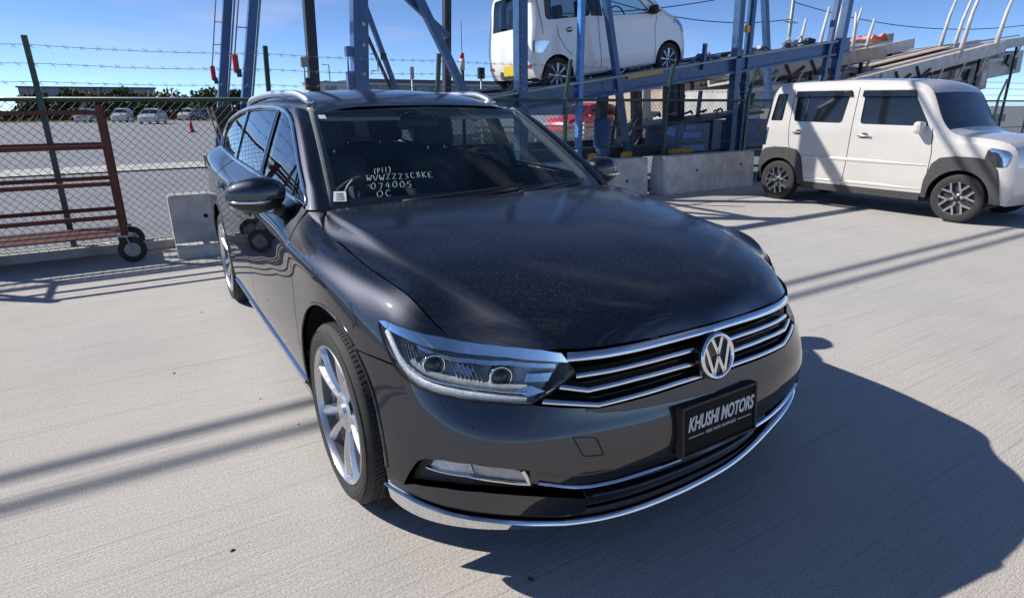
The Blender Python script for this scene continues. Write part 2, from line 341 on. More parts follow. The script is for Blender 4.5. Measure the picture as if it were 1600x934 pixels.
class Skin:
    """a surface a(2D, about metric) -> 3D, cut into panels"""
    def __init__(s, fn, nrm=None, lines=()): s.fn = fn; s.n_ = nrm; s.lines = lines
    def normal(s, a):
        if s.n_ is not None: return s.n_(a)
        e = 2e-3; n = np.cross(s.fn(a+np.array((e, 0)))-s.fn(a-np.array((e, 0))), s.fn(a+np.array((0, e)))-s.fn(a-np.array((0, e))))
        return n/np.linalg.norm(n, axis=1)[:, None]
    def panel(s, name, outline, m, parent=None, side=-1, h=.035, off=0., flange=.012, holes=(), out=None, hmin=.3, sy=1, both=False, edge_round=0.):
        """side -1: the car's right (x negative), +1: left. out: a direction the normals must agree with"""
        outs = [resample(np.asarray(outline, float), h*.8)]+[resample(np.asarray(q, float), h*.6) for q in holes]
        lo, hi = outs[0].min(0), outs[0].max(0)
        gx = np.arange(lo[0], hi[0]+h, h); gy = np.arange(lo[1], hi[1]+h, h)
        G = np.array([(x+(h*.5 if j % 2 else 0), y) for j, y in enumerate(gy) for x in gx])
        for (axis, val) in s.lines:                      # feature lines: points exactly on the crease
            t = np.arange(lo[1-axis], hi[1-axis], h*.6); q = np.empty((len(t), 2)); q[:, axis] = val; q[:, 1-axis] = t
            G = G[np.abs(G[:, axis]-val) > h*.45]; G = np.vstack([G, q])
        k = inside(outs[0], G)
        for q in outs[1:]: k &= ~inside(q, G)
        G = G[k]
        if len(G):
            k = np.ones(len(G), bool)
            for q in outs: k &= dist_poly(q, G) > h*hmin
            G = G[k]
        pts = np.vstack(outs+([G] if len(G) else [])); E = []; b = 0; loops = []
        for q in outs:
            n = len(q); loops.append((b, n)); E += [(b+i, b+(i+1) % n) for i in range(n)]; b += n
        rv, re, rf, ov, oe, of = delaunay_2d_cdt([Vector(q) for q in pts], E, [], 0, 1e-7)
        A = np.array([(q.x, q.y) for q in rv]); F = np.array([f for f in rf if len(f) == 3]); cen = A[F].mean(1)
        k = inside(outs[0], cen)
        for q in outs[1:]: k &= ~inside(q, cen)
        F = F[k]
        P = s.fn(A); Nn = s.normal(A)
        if out is not None and (Nn@np.asarray(out, float)).mean() < 0: Nn = -Nn
        P = P+Nn*off
        idx = {}
        for i, o_ in enumerate(ov):
            for q in o_: idx[q] = i
        V = [tuple(q) for q in P]; NV = [tuple(q) for q in Nn]; FF = []
        for f in F:
            a, b_, c = P[f]; g = np.cross(b_-a, c-a); FF.append(tuple(f) if g@Nn[f[0]] > 0 else tuple(f[::-1]))
        flange_from = len(FF)
        if flange:
            for (b, n) in loops:
                L = [idx[b+i] for i in range(n)]; k0 = len(V)
                for i, q in enumerate(L):
                    t = P[L[(i+1) % n]]-P[L[i-1]]; sn = np.cross(t, Nn[q]); ln = np.linalg.norm(sn); sn = sn/ln if ln > 1e-9 else Nn[q]
                    V.append(tuple(P[q])); V.append(tuple(P[q]-Nn[q]*flange)); NV.append(tuple(sn)); NV.append(tuple(sn))
                for i in range(n):
                    j = (i+1) % n; FF.append((k0+2*i, k0+2*j, k0+2*j+1, k0+2*i+1))
        V = np.array(V); NV = np.array(NV); used = sorted({i for f in FF for i in f}); mp = {q: i for i, q in enumerate(used)}
        V = V[used]; NV = NV[used]; FF = [tuple(mp[i] for i in f) for f in FF]
        def mk(sd, V=V, NV=NV, FF=FF):
            V = V.copy(); NV = NV.copy(); V[:, 0] *= sd; NV[:, 0] *= sd
            if sd < 0: FF = [f[::-1] for f in FF]
            return V, NV, FF
        if both:
            a = mk(1); b = mk(-1); n = len(a[0]); V = np.vstack([a[0], b[0]]); NV = np.vstack([a[1], b[1]]); FF = a[2]+[tuple(i+n for i in f) for f in b[2]]
        else: V, NV, FF = mk(side)
        me = bpy.data.meshes.new(name); me.from_pydata([tuple(q) for q in V], [], FF)
        me.polygons.foreach_set('use_smooth', [True]*len(me.polygons)); me.update()
        try: me.normals_split_custom_set_from_vertices([tuple(q) for q in NV])
        except Exception as ex: print('normals', name, ex)
        return link(name, me, m, parent)
    def ribbon(s, name, line, w, m, parent=None, side=-1, off=0., thick=.004, both=False, taper=None, round_=True, h=.02, tilt=0.):
        """a bar of half width w (2D metric) that follows a line on the surface and stands off it"""
        L = resample(np.asarray(line, float), h, closed=False); n = len(L)
        d = np.gradient(L, axis=0); d /= np.linalg.norm(d, axis=1)[:, None]; pr = np.stack([-d[:, 1], d[:, 0]], 1)
        ww = np.full(n, w) if np.isscalar(w) else np.interp(np.linspace(0, 1, n), np.linspace(0, 1, len(w)), w)
        prof = [(-1, -1.0), (-1, .25), (-.6, .85), (0, 1.0), (.6, .85), (1, .25), (1, -1.0)] if round_ else [(-1, -1), (-1, 1), (1, 1), (1, -1)]
        nn = s.normal(L); V = []
        for a, b in prof:
            q = L+pr*(ww*a)[:, None]; V.append(s.fn(q)+s.normal(q)*(off+thick*b+tilt*a*np.sign(pr[:, 1]))[:, None] if tilt else s.fn(q)+s.normal(q)*(off+thick*b))
        V = np.stack(V, 1); k = len(prof); FF = []
        for i in range(n-1):
            for j in range(k): FF.append((i*k+j, i*k+(j+1) % k, (i+1)*k+(j+1) % k, (i+1)*k+j))
        FF += [tuple(range(k)), tuple((n-1)*k+j for j in range(k))[::-1]]
        V = V.reshape(-1, 3); mb = MB()
        for sd in ((1, -1) if both else (side,)):
            q = V.copy(); q[:, 0] *= sd; mb.add(q, FF if sd > 0 else [f[::-1] for f in FF], True)
        me = mb.mesh(name)
        o = link(name, me, m, parent); soft(me, 40); return o
def soft(me, deg=35):
    """smooth shading with sharp edges kept"""
    bm = bmesh.new(); bm.from_mesh(me)
    for e in bm.edges:
        e.smooth = not (len(e.link_faces) == 2 and e.calc_face_angle(0) > R(deg))
    for f in bm.faces: f.smooth = True
    bm.to_mesh(me); bm.free(); me.update()
    return me
def text_mesh(name, body, size, m, parent, M, shear=0., offset=0., extrude=.0006, align='CENTER', width=None, space=1.):
    cu = bpy.data.curves.new(name, 'FONT'); cu.body = body; cu.size = size; cu.shear = shear; cu.offset = offset; cu.extrude = extrude; cu.align_x = align; cu.align_y = 'CENTER'; cu.space_character = space
    o = bpy.data.objects.new(name, cu); C.objects.link(o); bpy.context.view_layer.update()
    me = bpy.data.meshes.new_from_object(o.evaluated_get(bpy.context.evaluated_depsgraph_get())); bpy.data.objects.remove(o); bpy.data.curves.remove(cu)
    if width:
        xs = [v.co.x for v in me.vertices]; k = width/(max(xs)-min(xs))
        for v in me.vertices: v.co.x *= k
    me.transform(M); me.materials.clear()
    return link(name, me, m, parent)

# ================================================================= ground
def ground_mat(name, base, dark, lines, grit, rough=.9, stain=.12):
    m = mat(name, base, rough, spec=.25); b = BS(m)
    n1 = tex_noise(m, .7, 6, .6); n2 = tex_noise(m, 9, 5, .7, vec=(.12, 1, 1) if lines else None); n3 = tex_noise(m, 150, 5, .85)
    r1 = ramp(m, n1.outputs['Fac'], [(.25, tuple(v*(1-stain) for v in base)), (.55, base), (.85, tuple(min(1, v*(1+stain*.5)) for v in base))])
    r2 = ramp(m, n2.outputs['Fac'], [(.32, dark), (.55, (1, 1, 1))]); r3 = ramp(m, n3.outputs['Fac'], [(.34, (1-grit,)*3), (.54, (1, 1, 1)), (.75, (1+grit*.3,)*3)])
    a = N(m, 'ShaderNodeMix', data_type='RGBA', blend_type='MULTIPLY'); a.inputs[0].default_value = 1; Lk(m, r1.outputs[0], a.inputs[6]); Lk(m, r2.outputs[0], a.inputs[7])
    c = N(m, 'ShaderNodeMix', data_type='RGBA', blend_type='MULTIPLY'); c.inputs[0].default_value = 1; Lk(m, a.outputs[2], c.inputs[6]); Lk(m, r3.outputs[0], c.inputs[7])
    if lines:
        n6 = tex_noise(m, .16, 3, .5); r6 = ramp(m, n6.outputs['Fac'], [(.35, (1, 1, 1)), (.65, (1.0, .93, .87))]); d = N(m, 'ShaderNodeMix', data_type='RGBA', blend_type='MULTIPLY'); d.inputs[0].default_value = 1; Lk(m, c.outputs[2], d.inputs[6]); Lk(m, r6.outputs[0], d.inputs[7])
        n7 = tex_noise(m, 46, 4, .7, vec=(.02, 1, 1), dist=.4); r7 = ramp(m, n7.outputs['Fac'], [(.30, (.80, .80, .81)), (.46, (1, 1, 1)), (.7, (1, 1, 1)), (.85, (1.05, 1.05, 1.05))]); g_ = N(m, 'ShaderNodeMix', data_type='RGBA', blend_type='MULTIPLY'); g_.inputs[0].default_value = 1; Lk(m, d.outputs[2], g_.inputs[6]); Lk(m, r7.outputs[0], g_.inputs[7]); c = g_
    Lk(m, c.outputs[2], b.inputs['Base Color'])
    if lines:                                  # broom marks drawn along x
        n4 = tex_noise(m, 70, 3, .65, vec=(.03, 1, 1), dist=.3); n5 = tex_noise(m, 260, 2, .6, vec=(.25, 1, 1))
        ad = N(m, 'ShaderNodeMath', operation='ADD'); Lk(m, n4.outputs['Fac'], ad.inputs[0]); Lk(m, n5.outputs['Fac'], ad.inputs[1])
        bp = N(m, 'ShaderNodeBump'); bp.inputs['Strength'].default_value = .6; bp.inputs['Distance'].default_value = .006; Lk(m, ad.outputs[0], bp.inputs['Height']); Lk(m, bp.outputs[0], b.inputs['Normal'])
    else:
        bp = N(m, 'ShaderNodeBump'); bp.inputs['Strength'].default_value = .5; bp.inputs['Distance'].default_value = .008; Lk(m, n3.outputs['Fac'], bp.inputs['Height']); Lk(m, bp.outputs[0], b.inputs['Normal'])
    return m
CONC = ground_mat('brushed_concrete', (.545, .532, .513), (.95, .95, .95), True, .52)
ASPH = ground_mat('worn_asphalt', (.25, .262, .295), (.9, .9, .9), False, .35)
STRIPM = ground_mat('pale_concrete', (.50, .49, .47), (.9, .9, .9), False, .15)
GRASSM = ground_mat('dry_grass_ground', (.13, .115, .05), (.6, .7, .5), False, .4)
def sheet(name, x0, x1, y0, y1, z, m):
    o = link(name, MB().add([(x0, y0, z), (x1, y0, z), (x1, y1, z), (x0, y1, z)], [(0, 1, 2, 3)]).mesh(name), m); o['kind'] = 'structure'; return o
sheet('ground', -900, 900, -600, 1600, -.008, ASPH)
sheet('concrete_yard', -60, 90, -60, 5.36, 0, CONC)
sheet('concrete_strip', -60, 13, 15.2, 17.0, -.003, STRIPM)
sheet('grass_verge', -200, 12, 92, 400, -.003, GRASSM)
# small debris on the slab
rng = random.Random(5)
PEB = vary(mat('grit', (.06, .055, .05), .9), 40, .4)
for i, (x, y) in enumerate([(-1.36, 1.55), (-1.02, .98), (-.92, .62), (-1.30, -.1), (3.6, 1.6), (4.2, 2.2), (-.35, -1.05), (2.6, 1.3), (3.3, .45), (-1.12, 2.6), (2.2, .3), (-.55, -.72), (5.2, 1.9), (4.8, 3.1), (2.9, 2.5)]):
    mb = MB(); n = 6; r = rng.uniform(.004, .009); pts = [(x+r*rng.uniform(.6, 1.5)*math.cos(2*math.pi*k/n), y+r*rng.uniform(.6, 1.5)*math.sin(2*math.pi*k/n), .001) for k in range(n)]; mb.add(pts+[(x+r*.2, y, r*.8)], [(k, (k+1) % n, n) for k in range(n)])
    if i == 0: deb = mb
    else: deb.add(mb.v, mb.f)
tag(deb.build('grit_specks', PEB), 'scattered dark grit on the concrete yard', 'grit', kind='stuff')

# ================================================================= the dark grey station wagon
# ---- paints and trims
def car_paint(name, col, dust=.12, rough=.50):
    """metal flake under clear lacquer: a broad short-tailed flake lobe, a sharp lacquer reflection, dust on faces that look up"""
    m = mat(name, col, rough, 1.0); t = m.node_tree; t.nodes.remove(BS(m))
    fl = N(m, 'ShaderNodeBsdfAnisotropic', distribution='BECKMANN'); fl.inputs['Color'].default_value = (*col, 1); fl.inputs['Roughness'].default_value = rough
    geo = N(m, 'ShaderNodeNewGeometry'); sep = N(m, 'ShaderNodeSeparateXYZ'); Lk(m, geo.outputs['Normal'], sep.inputs[0])
    up = N(m, 'ShaderNodeMapRange'); up.inputs['From Min'].default_value = .55; up.inputs['From Max'].default_value = .98; Lk(m, sep.outputs['Z'], up.inputs['Value'])
    co = N(m, 'ShaderNodeBsdfAnisotropic', distribution='GGX'); co.inputs['Color'].default_value = (1, 1, 1, 1)
    cr_ = N(m, 'ShaderNodeMapRange'); cr_.inputs['To Min'].default_value = .02; cr_.inputs['To Max'].default_value = .13; Lk(m, up.outputs[0], cr_.inputs['Value']); Lk(m, cr_.outputs[0], co.inputs['Roughness'])
    dp = N(m, 'ShaderNodeVectorMath', operation='DOT_PRODUCT'); Lk(m, geo.outputs['Incoming'], dp.inputs[0]); Lk(m, geo.outputs['Normal'], dp.inputs[1])
    ab = N(m, 'ShaderNodeMath', operation='ABSOLUTE'); iv = N(m, 'ShaderNodeMath', operation='SUBTRACT'); iv.inputs[0].default_value = 1; iv.use_clamp = True; Lk(m, dp.outputs['Value'], ab.inputs[0]); Lk(m, ab.outputs[0], iv.inputs[1])
    pw_ = N(m, 'ShaderNodeMath', operation='POWER'); pw_.inputs[1].default_value = 5; Lk(m, iv.outputs[0], pw_.inputs[0]); sc = N(m, 'ShaderNodeMath', operation='MULTIPLY_ADD'); sc.inputs[1].default_value = .935; sc.inputs[2].default_value = .065; Lk(m, pw_.outputs[0], sc.inputs[0])
    mc = N(m, 'ShaderNodeMixShader'); Lk(m, sc.outputs[0], mc.inputs[0]); Lk(m, fl.outputs[0], mc.inputs[1]); Lk(m, co.outputs[0], mc.inputs[2])
    # dried droplets and dust specks, thickest on faces that look up
    v1 = tex_noise(m, 210, 2, .55); s1 = ramp(m, v1.outputs['Fac'], [(.57, (0, 0, 0)), (.68, (1, 1, 1))])
    v2 = tex_noise(m, 3.5, 3, .5); s2 = ramp(m, v2.outputs['Fac'], [(.25, (.55, .55, .55)), (.75, (1, 1, 1))])
    v3 = tex_noise(m, 420, 2, .6); s3 = ramp(m, v3.outputs['Fac'], [(.48, (0, 0, 0)), (.75, (.6, .6, .6))])
    ad = N(m, 'ShaderNodeMath', operation='ADD'); Lk(m, s1.outputs[0], ad.inputs[0]); Lk(m, s3.outputs[0], ad.inputs[1])
    mu = N(m, 'ShaderNodeMath', operation='MULTIPLY'); Lk(m, ad.outputs[0], mu.inputs[0]); Lk(m, s2.outputs[0], mu.inputs[1])
    mu2 = N(m, 'ShaderNodeMath', operation='MULTIPLY'); Lk(m, mu.outputs[0], mu2.inputs[0]); Lk(m, up.outputs[0], mu2.inputs[1])
    mu3 = N(m, 'ShaderNodeMath', operation='MULTIPLY'); Lk(m, mu2.outputs[0], mu3.inputs[0]); mu3.inputs[1].default_value = dust; mu3.use_clamp = True
    du = N(m, 'ShaderNodeBsdfDiffuse'); du.inputs[0].default_value = (.30, .295, .29, 1)
    mx = N(m, 'ShaderNodeMixShader'); Lk(m, mu3.outputs[0], mx.inputs[0]); Lk(m, mc.outputs[0], mx.inputs[1]); Lk(m, du.outputs[0], mx.inputs[2])
    Lk(m, mx.outputs[0], t.nodes['Material Output'].inputs[0])
    return m
PAINT = car_paint('wagon_paint', (.036, .0375, .0465), rough=.48)
CHROME = vary(mat('chrome', (.78, .79, .80), .06, 1.), 30, .05, .03)
SATIN = vary(mat('satin_metal', (.62, .63, .65), .28, 1.), 20, .06, .06)
ALLOY = vary(mat('alloy_paint', (.56, .57, .59), .28, .85, .5), 14, .06, .06)
BARREL = vary(mat('rim_barrel', (.16, .165, .18), .4, .7), 14, .2, .1)
GLOSSBLK = vary(mat('gloss_black', (.012, .012, .013), .12, 0, .6), 20, .3, .05)
BLACK = vary(mat('black_plastic', (.018, .018, .019), .55), 40, .25, .08, .05, 300)
RUBBER = vary(mat('tyre_rubber', (.030, .029, .028), .78), 25, .35, .08, .12, 200)
DARKGAP = mat('dark_cavity', (.006, .006, .006), .9)
CABIN = vary(mat('cabin_trim', (.028, .028, .030), .8), 30, .3, .05, .08, 200)
SEATM = vary(mat('seat_leather', (.040, .039, .040), .6), 30, .25, .08, .1, 150)
HEADLINER = vary(mat('headliner', (.30, .29, .27), .9), 40, .12, .03)
WINDSCREEN = thin_glass('windscreen_glass', (.80, .88, .85), 1.1)
SIDEGLASS = thin_glass('side_glass', (.70, .77, .75), 1.3)
PRIVACY = thin_glass('privacy_glass', (.30, .34, .34), 1.35)
CLEARLENS = thin_glass('clear_lens', (.97, .98, .98), .5)
WHITEPAINT = vary(mat('white_marker', (.62, .63, .62), .7), 60, .1, .05)
PLATEBLK = vary(mat('plate_black', (.006, .006, .007), .5, spec=.12), 60, .3, .08)
LAMPGREY = vary(mat('lamp_housing_grey', (.40, .405, .40), .36, .35), 40, .3, .1)
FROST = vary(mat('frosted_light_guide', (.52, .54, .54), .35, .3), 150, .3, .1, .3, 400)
PILLARIN = vary(mat('pillar_lining', (.15, .165, .165), .8), 40, .1, .03)
REFLECTOR = vary(mat('lamp_reflector', (.72, .73, .74), .14, 1.), 60, .12, .06)
RAILM = vary(mat('brushed_rail', (.80, .80, .80), .30, .9), 30, .05, .05)
STICK = vary(mat('pale_sticker', (.45, .55, .50), .6), 60, .2)
CLAD_T = mat('grey_print', (.25, .25, .25), .7)
AMBER = mat('amber_lens', (.75, .28, .03), .2, 0, .5)
REDLENS = mat('red_lens', (.45, .02, .02), .15, 0, .8)

car = empty('station_wagon', (0, 0, 0))
tag(car, 'dark grey station wagon with chrome grille parked in the foreground', 'car')

# ---- the body skin in metric parameters
_TU, _TV, _UI, _VI = BODY.tu, BODY.tv, np.arange(BODY.ns), np.arange(BODY.nr)
def b_uv(a): return np.interp(a[:, 0], _TU, _UI), np.interp(a[:, 1], _TV, _VI)
def b_fn(a):
    u, v = b_uv(a); ex = np.minimum(a[:, 1]-_TV[0], 0)+np.maximum(a[:, 1]-_TV[-1], 0)
    P = BODY(u, v)
    if np.any(np.abs(ex) > 1e-9):
        T = BODY(u, np.where(ex > 0, 8, .06))-BODY(u, np.where(ex > 0, 7.94, 0)); T /= np.maximum(np.linalg.norm(T, axis=1), 1e-9)[:, None]
        P = P+T*ex[:, None]
    return P
def b_nr(a):
    u, v = b_uv(a); n1 = BODY.normal(u, np.minimum(v+1e-6, 7.999)); n2 = BODY.normal(u, np.maximum(v-4e-3, 0)); n = np.where((np.abs(v-2) < .01)[:, None], n1+n2, n1)
    n /= np.linalg.norm(n, axis=1)[:, None]
    P = BODY(u, v); outw = P-np.array((0, 1.4, .6)); k = np.sign((n*outw).sum(1)); return n*np.where(k == 0, 1, k)[:, None]
BSK = Skin(b_fn, b_nr, lines=[(1, _TV[2])])
def uv2a(u, v): return (float(np.interp(u, _UI, _TU)), float(np.interp(v, _VI, _TV)) if 0 <= v <= 8 else float((_TV[-1]+(v-8)*(_TV[-1]-_TV[-2])) if v > 8 else v*(_TV[1]-_TV[0])))
def fr(x, z): return uv2a(*BODY.inv(XZ, (x, z), (0, 4.2)))          # a point of the nose by half width and height
def sd(y, z): return uv2a(*BODY.inv(YZ, (y, z), (3.6, 15.5)))       # a point of the flank by length and height
def rw(u, v=0.): return uv2a(u, v)
def FR(L): return [fr(*q) for q in L]
def SD(L): return [sd(*q) for q in L]
def arc(cy, cz, r, a0, a1, n): return [(cy+r*math.cos(R(a0+(a1-a0)*i/n)), cz+r*math.sin(R(a0+(a1-a0)*i/n))) for i in range(n+1)]

WZ, AR = .328, .394
def arch(a0, a1, n, d=0.):
    out = []
    for i in range(n+1):
        a = a0+(a1-a0)*i/n; r = float(np.interp(a, [-10, 80, 100, 127, 140, 150, 190], [.394, .397, .403, .426, .440, .446, .446]))+d; out.append((r*math.cos(R(a)), WZ+r*math.sin(R(a))))
    return out
HL_LOW = [(.572, .607), (.655, .609), (.736, .615), (.78, .621), (.803, .628), (.828, .650), (.839, .672)]
GR_LOW = [(0, .596), (.06, .596), (.283, .588), (.404, .582)]
SEAM = (-.256, .668)
# bumper cover
op_low = [(.40, .222), (.417, .289), (.50, .318), (.581, .342), (.65, .358), (.712, .367), (.784, .365), (.84, .347), (.857, .330)]
op_up = [(.857, .330), (.847, .375), (.829, .425), (.817, .438), (.78, .448), (.711, .451), (.599, .436), (.461, .410), (.25, .395), (0, .392)]
bumper = FR(GR_LOW[:-1])+FR([(.404, .584), (.50, .597)])+FR(HL_LOW)+[sd(*SEAM)]+SD(arch(129, 178, 14))+[sd(-.449, .315)]
bumper += FR([(.868, .311), (.848, .311), (.80, .304), (.752, .301), (.69, .288), (.60, .264), (.52, .237), (.45, .214)])+FR(op_low)+FR(op_up[1:])
BSK.panel('front_bumper', bumper, PAINT, car, both=True, h=.03, flange=.04)
# what lies in the lower openings
back = [rw(0, 5.2), rw(1, 5.2), rw(2, 5.1), rw(3, 4.9), rw(3.7, 5.1), rw(4.0, 6.2), rw(4.1, 7.4), rw(3, 8), rw(2, 8), rw(1, 8), rw(0, 8)]
BSK.panel('lower_grille', back, GLOSSBLK, car, both=True, off=-.045, flange=0, h=.05)
slot = FR([(0, .222), (.25, .222), (.40, .224), (.45, .216), (.52, .239), (.60, .266), (.69, .290), (.752, .303), (.80, .306), (.848, .313)])+[rw(3.95, 8), rw(3, 8), rw(2, 8), rw(1, 8), rw(0, 8)]
BSK.panel('lower_valance', slot, BLACK, car, both=True, off=-.007, flange=.01, h=.04)
for k, (z, th) in enumerate(((.262, .004), (.31, .004))):
    BSK.ribbon('grille_bar', FR([(0, z), (.2, z), (.385, z+.004)]), th, GLOSSBLK, car, both=True, off=-.03, thick=.012)
lip_t = SD([(-.449, .310)])+FR([(.868, .308), (.848, .306), (.791, .293), (.69, .272), (.60, .243), (.459, .197), (.35, .180), (.2, .172), (0, .169)])
lip = BSK.panel('chrome_lip', lip_t+[rw(0, 8.02), rw(1, 8.02), rw(2, 8.02), rw(2.6, 8.02), rw(3, 8.02), rw(3.5, 8.02), rw(3.9, 8.02), rw(4.15, 8.0)], CHROME, car, both=True, off=.006, flange=.016, h=.02)
BSK.ribbon('chrome_lip_bead', lip_t, [.003, .005, .005, .005, .0045, .0042, .0042], CHROME, car, both=True, off=.010, thick=.004, tilt=.005)
strip = FR([(.575, .391), (.517, .370), (.47, .354), (.424, .346), (.35, .346), (.261, .353), (.145, .359), (0, .361)])
BSK.ribbon('lower_chrome_strip', strip, .0044, CHROME, car, both=True, off=-.002, thick=.003, tilt=.004)
# gloss black blade behind the strip
BSK.panel('intake_blade', FR([(.598, .425), (.59, .37), (.52, .34), (.42, .318), (.25, .322), (0, .33), (0, .385), (.25, .388), (.46, .402)]), PAINT, car, both=True, off=-.022, flange=.02, h=.04)
# tow cover, parking sensors, washer caps
tow = FR([(.487, .517), (.482, .519), (.43, .511), (.425, .508), (.407, .461), (.411, .457), (.458, .462), (.464, .466)])
BSK.ribbon('tow_eye_cover', tow+[tow[0]], .0016, DARKGAP, car, side=-1, off=.0, thick=.0012, round_=False)
for s_ in (-1, 1):
    a = np.array(fr(.721, .546)); ring = [tuple(a+.0125*np.array((math.cos(t), math.sin(t)))) for t in np.linspace(0, 2*math.pi, 25)]
    BSK.ribbon('parking_sensor', ring, .0012, DARKGAP, car, side=s_, off=.0005, thick=.001, h=.004, round_=False)
    BSK.panel('sensor_cap', ring[:-1], PAINT, car, side=s_, off=.0012, flange=.002, h=.01)
    for q in ([(.766, .606), (.757, .584)], [(.717, .607), (.707, .581)]):
        BSK.ribbon('washer_seam', FR(q), .0011, DARKGAP, car, side=s_, off=0, thick=.001, round_=False)
    # fog lamp
    fogo = FR([(.816, .408), (.812, .420), (.806, .434), (.798, .440), (.78, .444), (.711, .443), (.649, .436), (.615, .428), (.594, .380), (.666, .397), (.742, .409), (.795, .408)])
    fl = BSK.panel('fog_lamp', fogo, LAMPGREY, car, side=s_, off=-.020, flange=.02, h=.03)
    BSK.panel('ground_reflection', FR([(.812, .416), (.805, .432), (.797, .438), (.78, .441), (.733, .442), (.727, .413), (.795, .411)]), FROST, fl, side=s_, off=-.0155, flange=.003, h=.02)  # paler lens half: the mirrored sunlit ground put in as colour
    BSK.panel('dark_lens', FR([(.722, .440), (.649, .433), (.622, .425), (.606, .392), (.666, .404), (.716, .412)]), LAMPGREY, fl, side=s_, off=-.016, flange=.003, h=.02)
    BSK.ribbon('chrome_edge', FR([(.818, .410), (.795, .408), (.742, .409), (.666, .396), (.596, .381), (.604, .402), (.617, .429)]), .0065, CHROME, fl, side=s_, off=-.010, thick=.005)
    hous = FR([(.855, .332), (.846, .374), (.829, .424), (.817, .437), (.78, .449), (.711, .4505), (.60, .436), (.575, .345), (.65, .36), (.712, .369), (.784, .367), (.84, .349)])
    BSK.panel('fog_lamp_surround', hous, BLACK, car, side=s_, off=-.028, flange=0, h=.04)

# ---- upper grille
BSK.panel('grille_backing', [rw(0, .55), rw(1, .55), rw(1.95, .6), rw(2.1, 1.5), rw(2.25, 2.2), rw(2.15, 2.5), rw(1.6, 2.75), rw(1, 2.75), rw(0, 2.75)], DARKGAP, car, both=True, off=-.05, flange=0, h=.06)
gtop = FR([(0, .726), (.07, .725), (.18, .721), (.287, .7165), (.38, .7135), (.467, .7125)])
gmid = [tuple((np.array(rw(float(np.interp(x, [0, .25, .482], [0, 1, 2])), .03))+np.array(fr(x, z)))/2) for x, z in ((.472, .7125), (.38, .7135), (.287, .7165), (.18, .721), (.07, .725), (0, .726))]
BSK.ribbon('grille_chrome_strip', [(a, b-.004) for a, b in gmid], [.0180, .0175, .0170, .0155, .0140, .0135], CHROME, car, both=True, off=.002, thick=.0035, tilt=.0040)
bars = [[(.455, .6775), (.36, .681), (.274, .684), (.15, .687), (0, .688)],
        [(.498, .652), (.428, .6365), (.279, .6455), (.15, .6475), (0, .648)],
        [(.545, .616), (.404, .594), (.283, .600), (.15, .605), (0, .608)]]
for L in bars: BSK.ribbon('grille_bar', FR(L), .0078, CHROME, car, both=True, off=-.002, thick=.0025, tilt=.0016)
for L in bars:
    BSK.ribbon('grille_slat', [(a, b-.021) for a, b in FR(L)], .006, GLOSSBLK, car, both=True, off=-.03, thick=.012)

# ---- emblem: round badge, letter strokes raised inside a ring
EMC = Vector((0, -.872, .661)); er = .0635
en = Vector((0, -1, .20)).normalized(); ex = Vector((1, 0, 0)); ey = ex.cross(en)*-1
ey = en.cross(ex)
if ey.z < 0: ey = -ey
def EP(x, y, d=0.): return EMC+ex*x*er+ey*y*er+en*d
emb = MB()
emb.tube([EP(math.cos(t), math.sin(t), .008) for t in np.linspace(0, 2*math.pi, 41)[:-1]], .0072, 10, closed=True, flat=(1, 1)).build('emblem', CHROME, car)
eo = [o for o in car.children if o.name.startswith('emblem')][0]
mb = MB(); ring_ = [EP(1.14*math.cos(t), 1.14*math.sin(t), -.012) for t in np.linspace(0, 2*math.pi, 41)[:-1]]; ring2 = [EP(1.14*math.cos(t), 1.14*math.sin(t), .003) for t in np.linspace(0, 2*math.pi, 41)[:-1]]
mb.add(ring_+ring2, [(i, (i+1) % 40, 40+(i+1) % 40, 40+i) for i in range(40)]+[tuple(range(40, 80))]).build('backplate', GLOSSBLK, eo)
mb = MB()
def stroke(mb, pts, w, d0, d1):
    for (a, b) in zip(pts[:-1], pts[1:]):
        a, b = np.array(a, float), np.array(b, float); t = (b-a)/np.linalg.norm(b-a); n = np.array((-t[1], t[0]))*w
        q = [a-n, a+n, b+n, b-n]; V = [EP(*c, d0) for c in q]+[EP(*c, d1) for c in q]
        mb.add(V, [(0, 1, 2, 3), (7, 6, 5, 4), (0, 4, 5, 1), (1, 5, 6, 2), (2, 6, 7, 3), (3, 7, 4, 0)])
stroke(mb, [(-.36, .90), (0, .13), (.36, .90)], .085, .002, .012)
stroke(mb, [(-.78, .52), (-.36, -.84), (0, -.03), (.36, -.84), (.78, .52)], .085, .002, .0115)
mb.build('letters', CHROME, eo)

# ---- licence plate
plate = MB(); PC = Vector((.000, -.9125, .470)); pw, ph = .330, .158
px, pz = Vector((1, 0, 0)), Vector((0, .10, 1)).normalized(); pn = px.cross(pz)
def PP(x, z, d): return PC+px*x+pz*z+pn*d
fr_ = MB()
for (x0, x1, z0, z1) in ((-pw/2, pw/2, ph/2-.008, ph/2), (-pw/2, pw/2, -ph/2, -ph/2+.008), (-pw/2, -pw/2+.008, -ph/2+.008, ph/2-.008), (pw/2-.008, pw/2, -ph/2+.008, ph/2-.008)):
    q = [(x0, z0), (x1, z0), (x1, z1), (x0, z1)]; fr_.add([PP(a, b, -.022) for a, b in q]+[PP(a, b, .006) for a, b in q], [(0, 3, 2, 1), (4, 5, 6, 7), (0, 1, 5, 4), (1, 2, 6, 5), (2, 3, 7, 6), (3, 0, 4, 7)])
plo = fr_.build('license_plate', BLACK, car)
q = [(-pw/2+.006, -ph/2+.006), (pw/2-.006, -ph/2+.006), (pw/2-.006, ph/2-.006), (-pw/2+.006, ph/2-.006)]
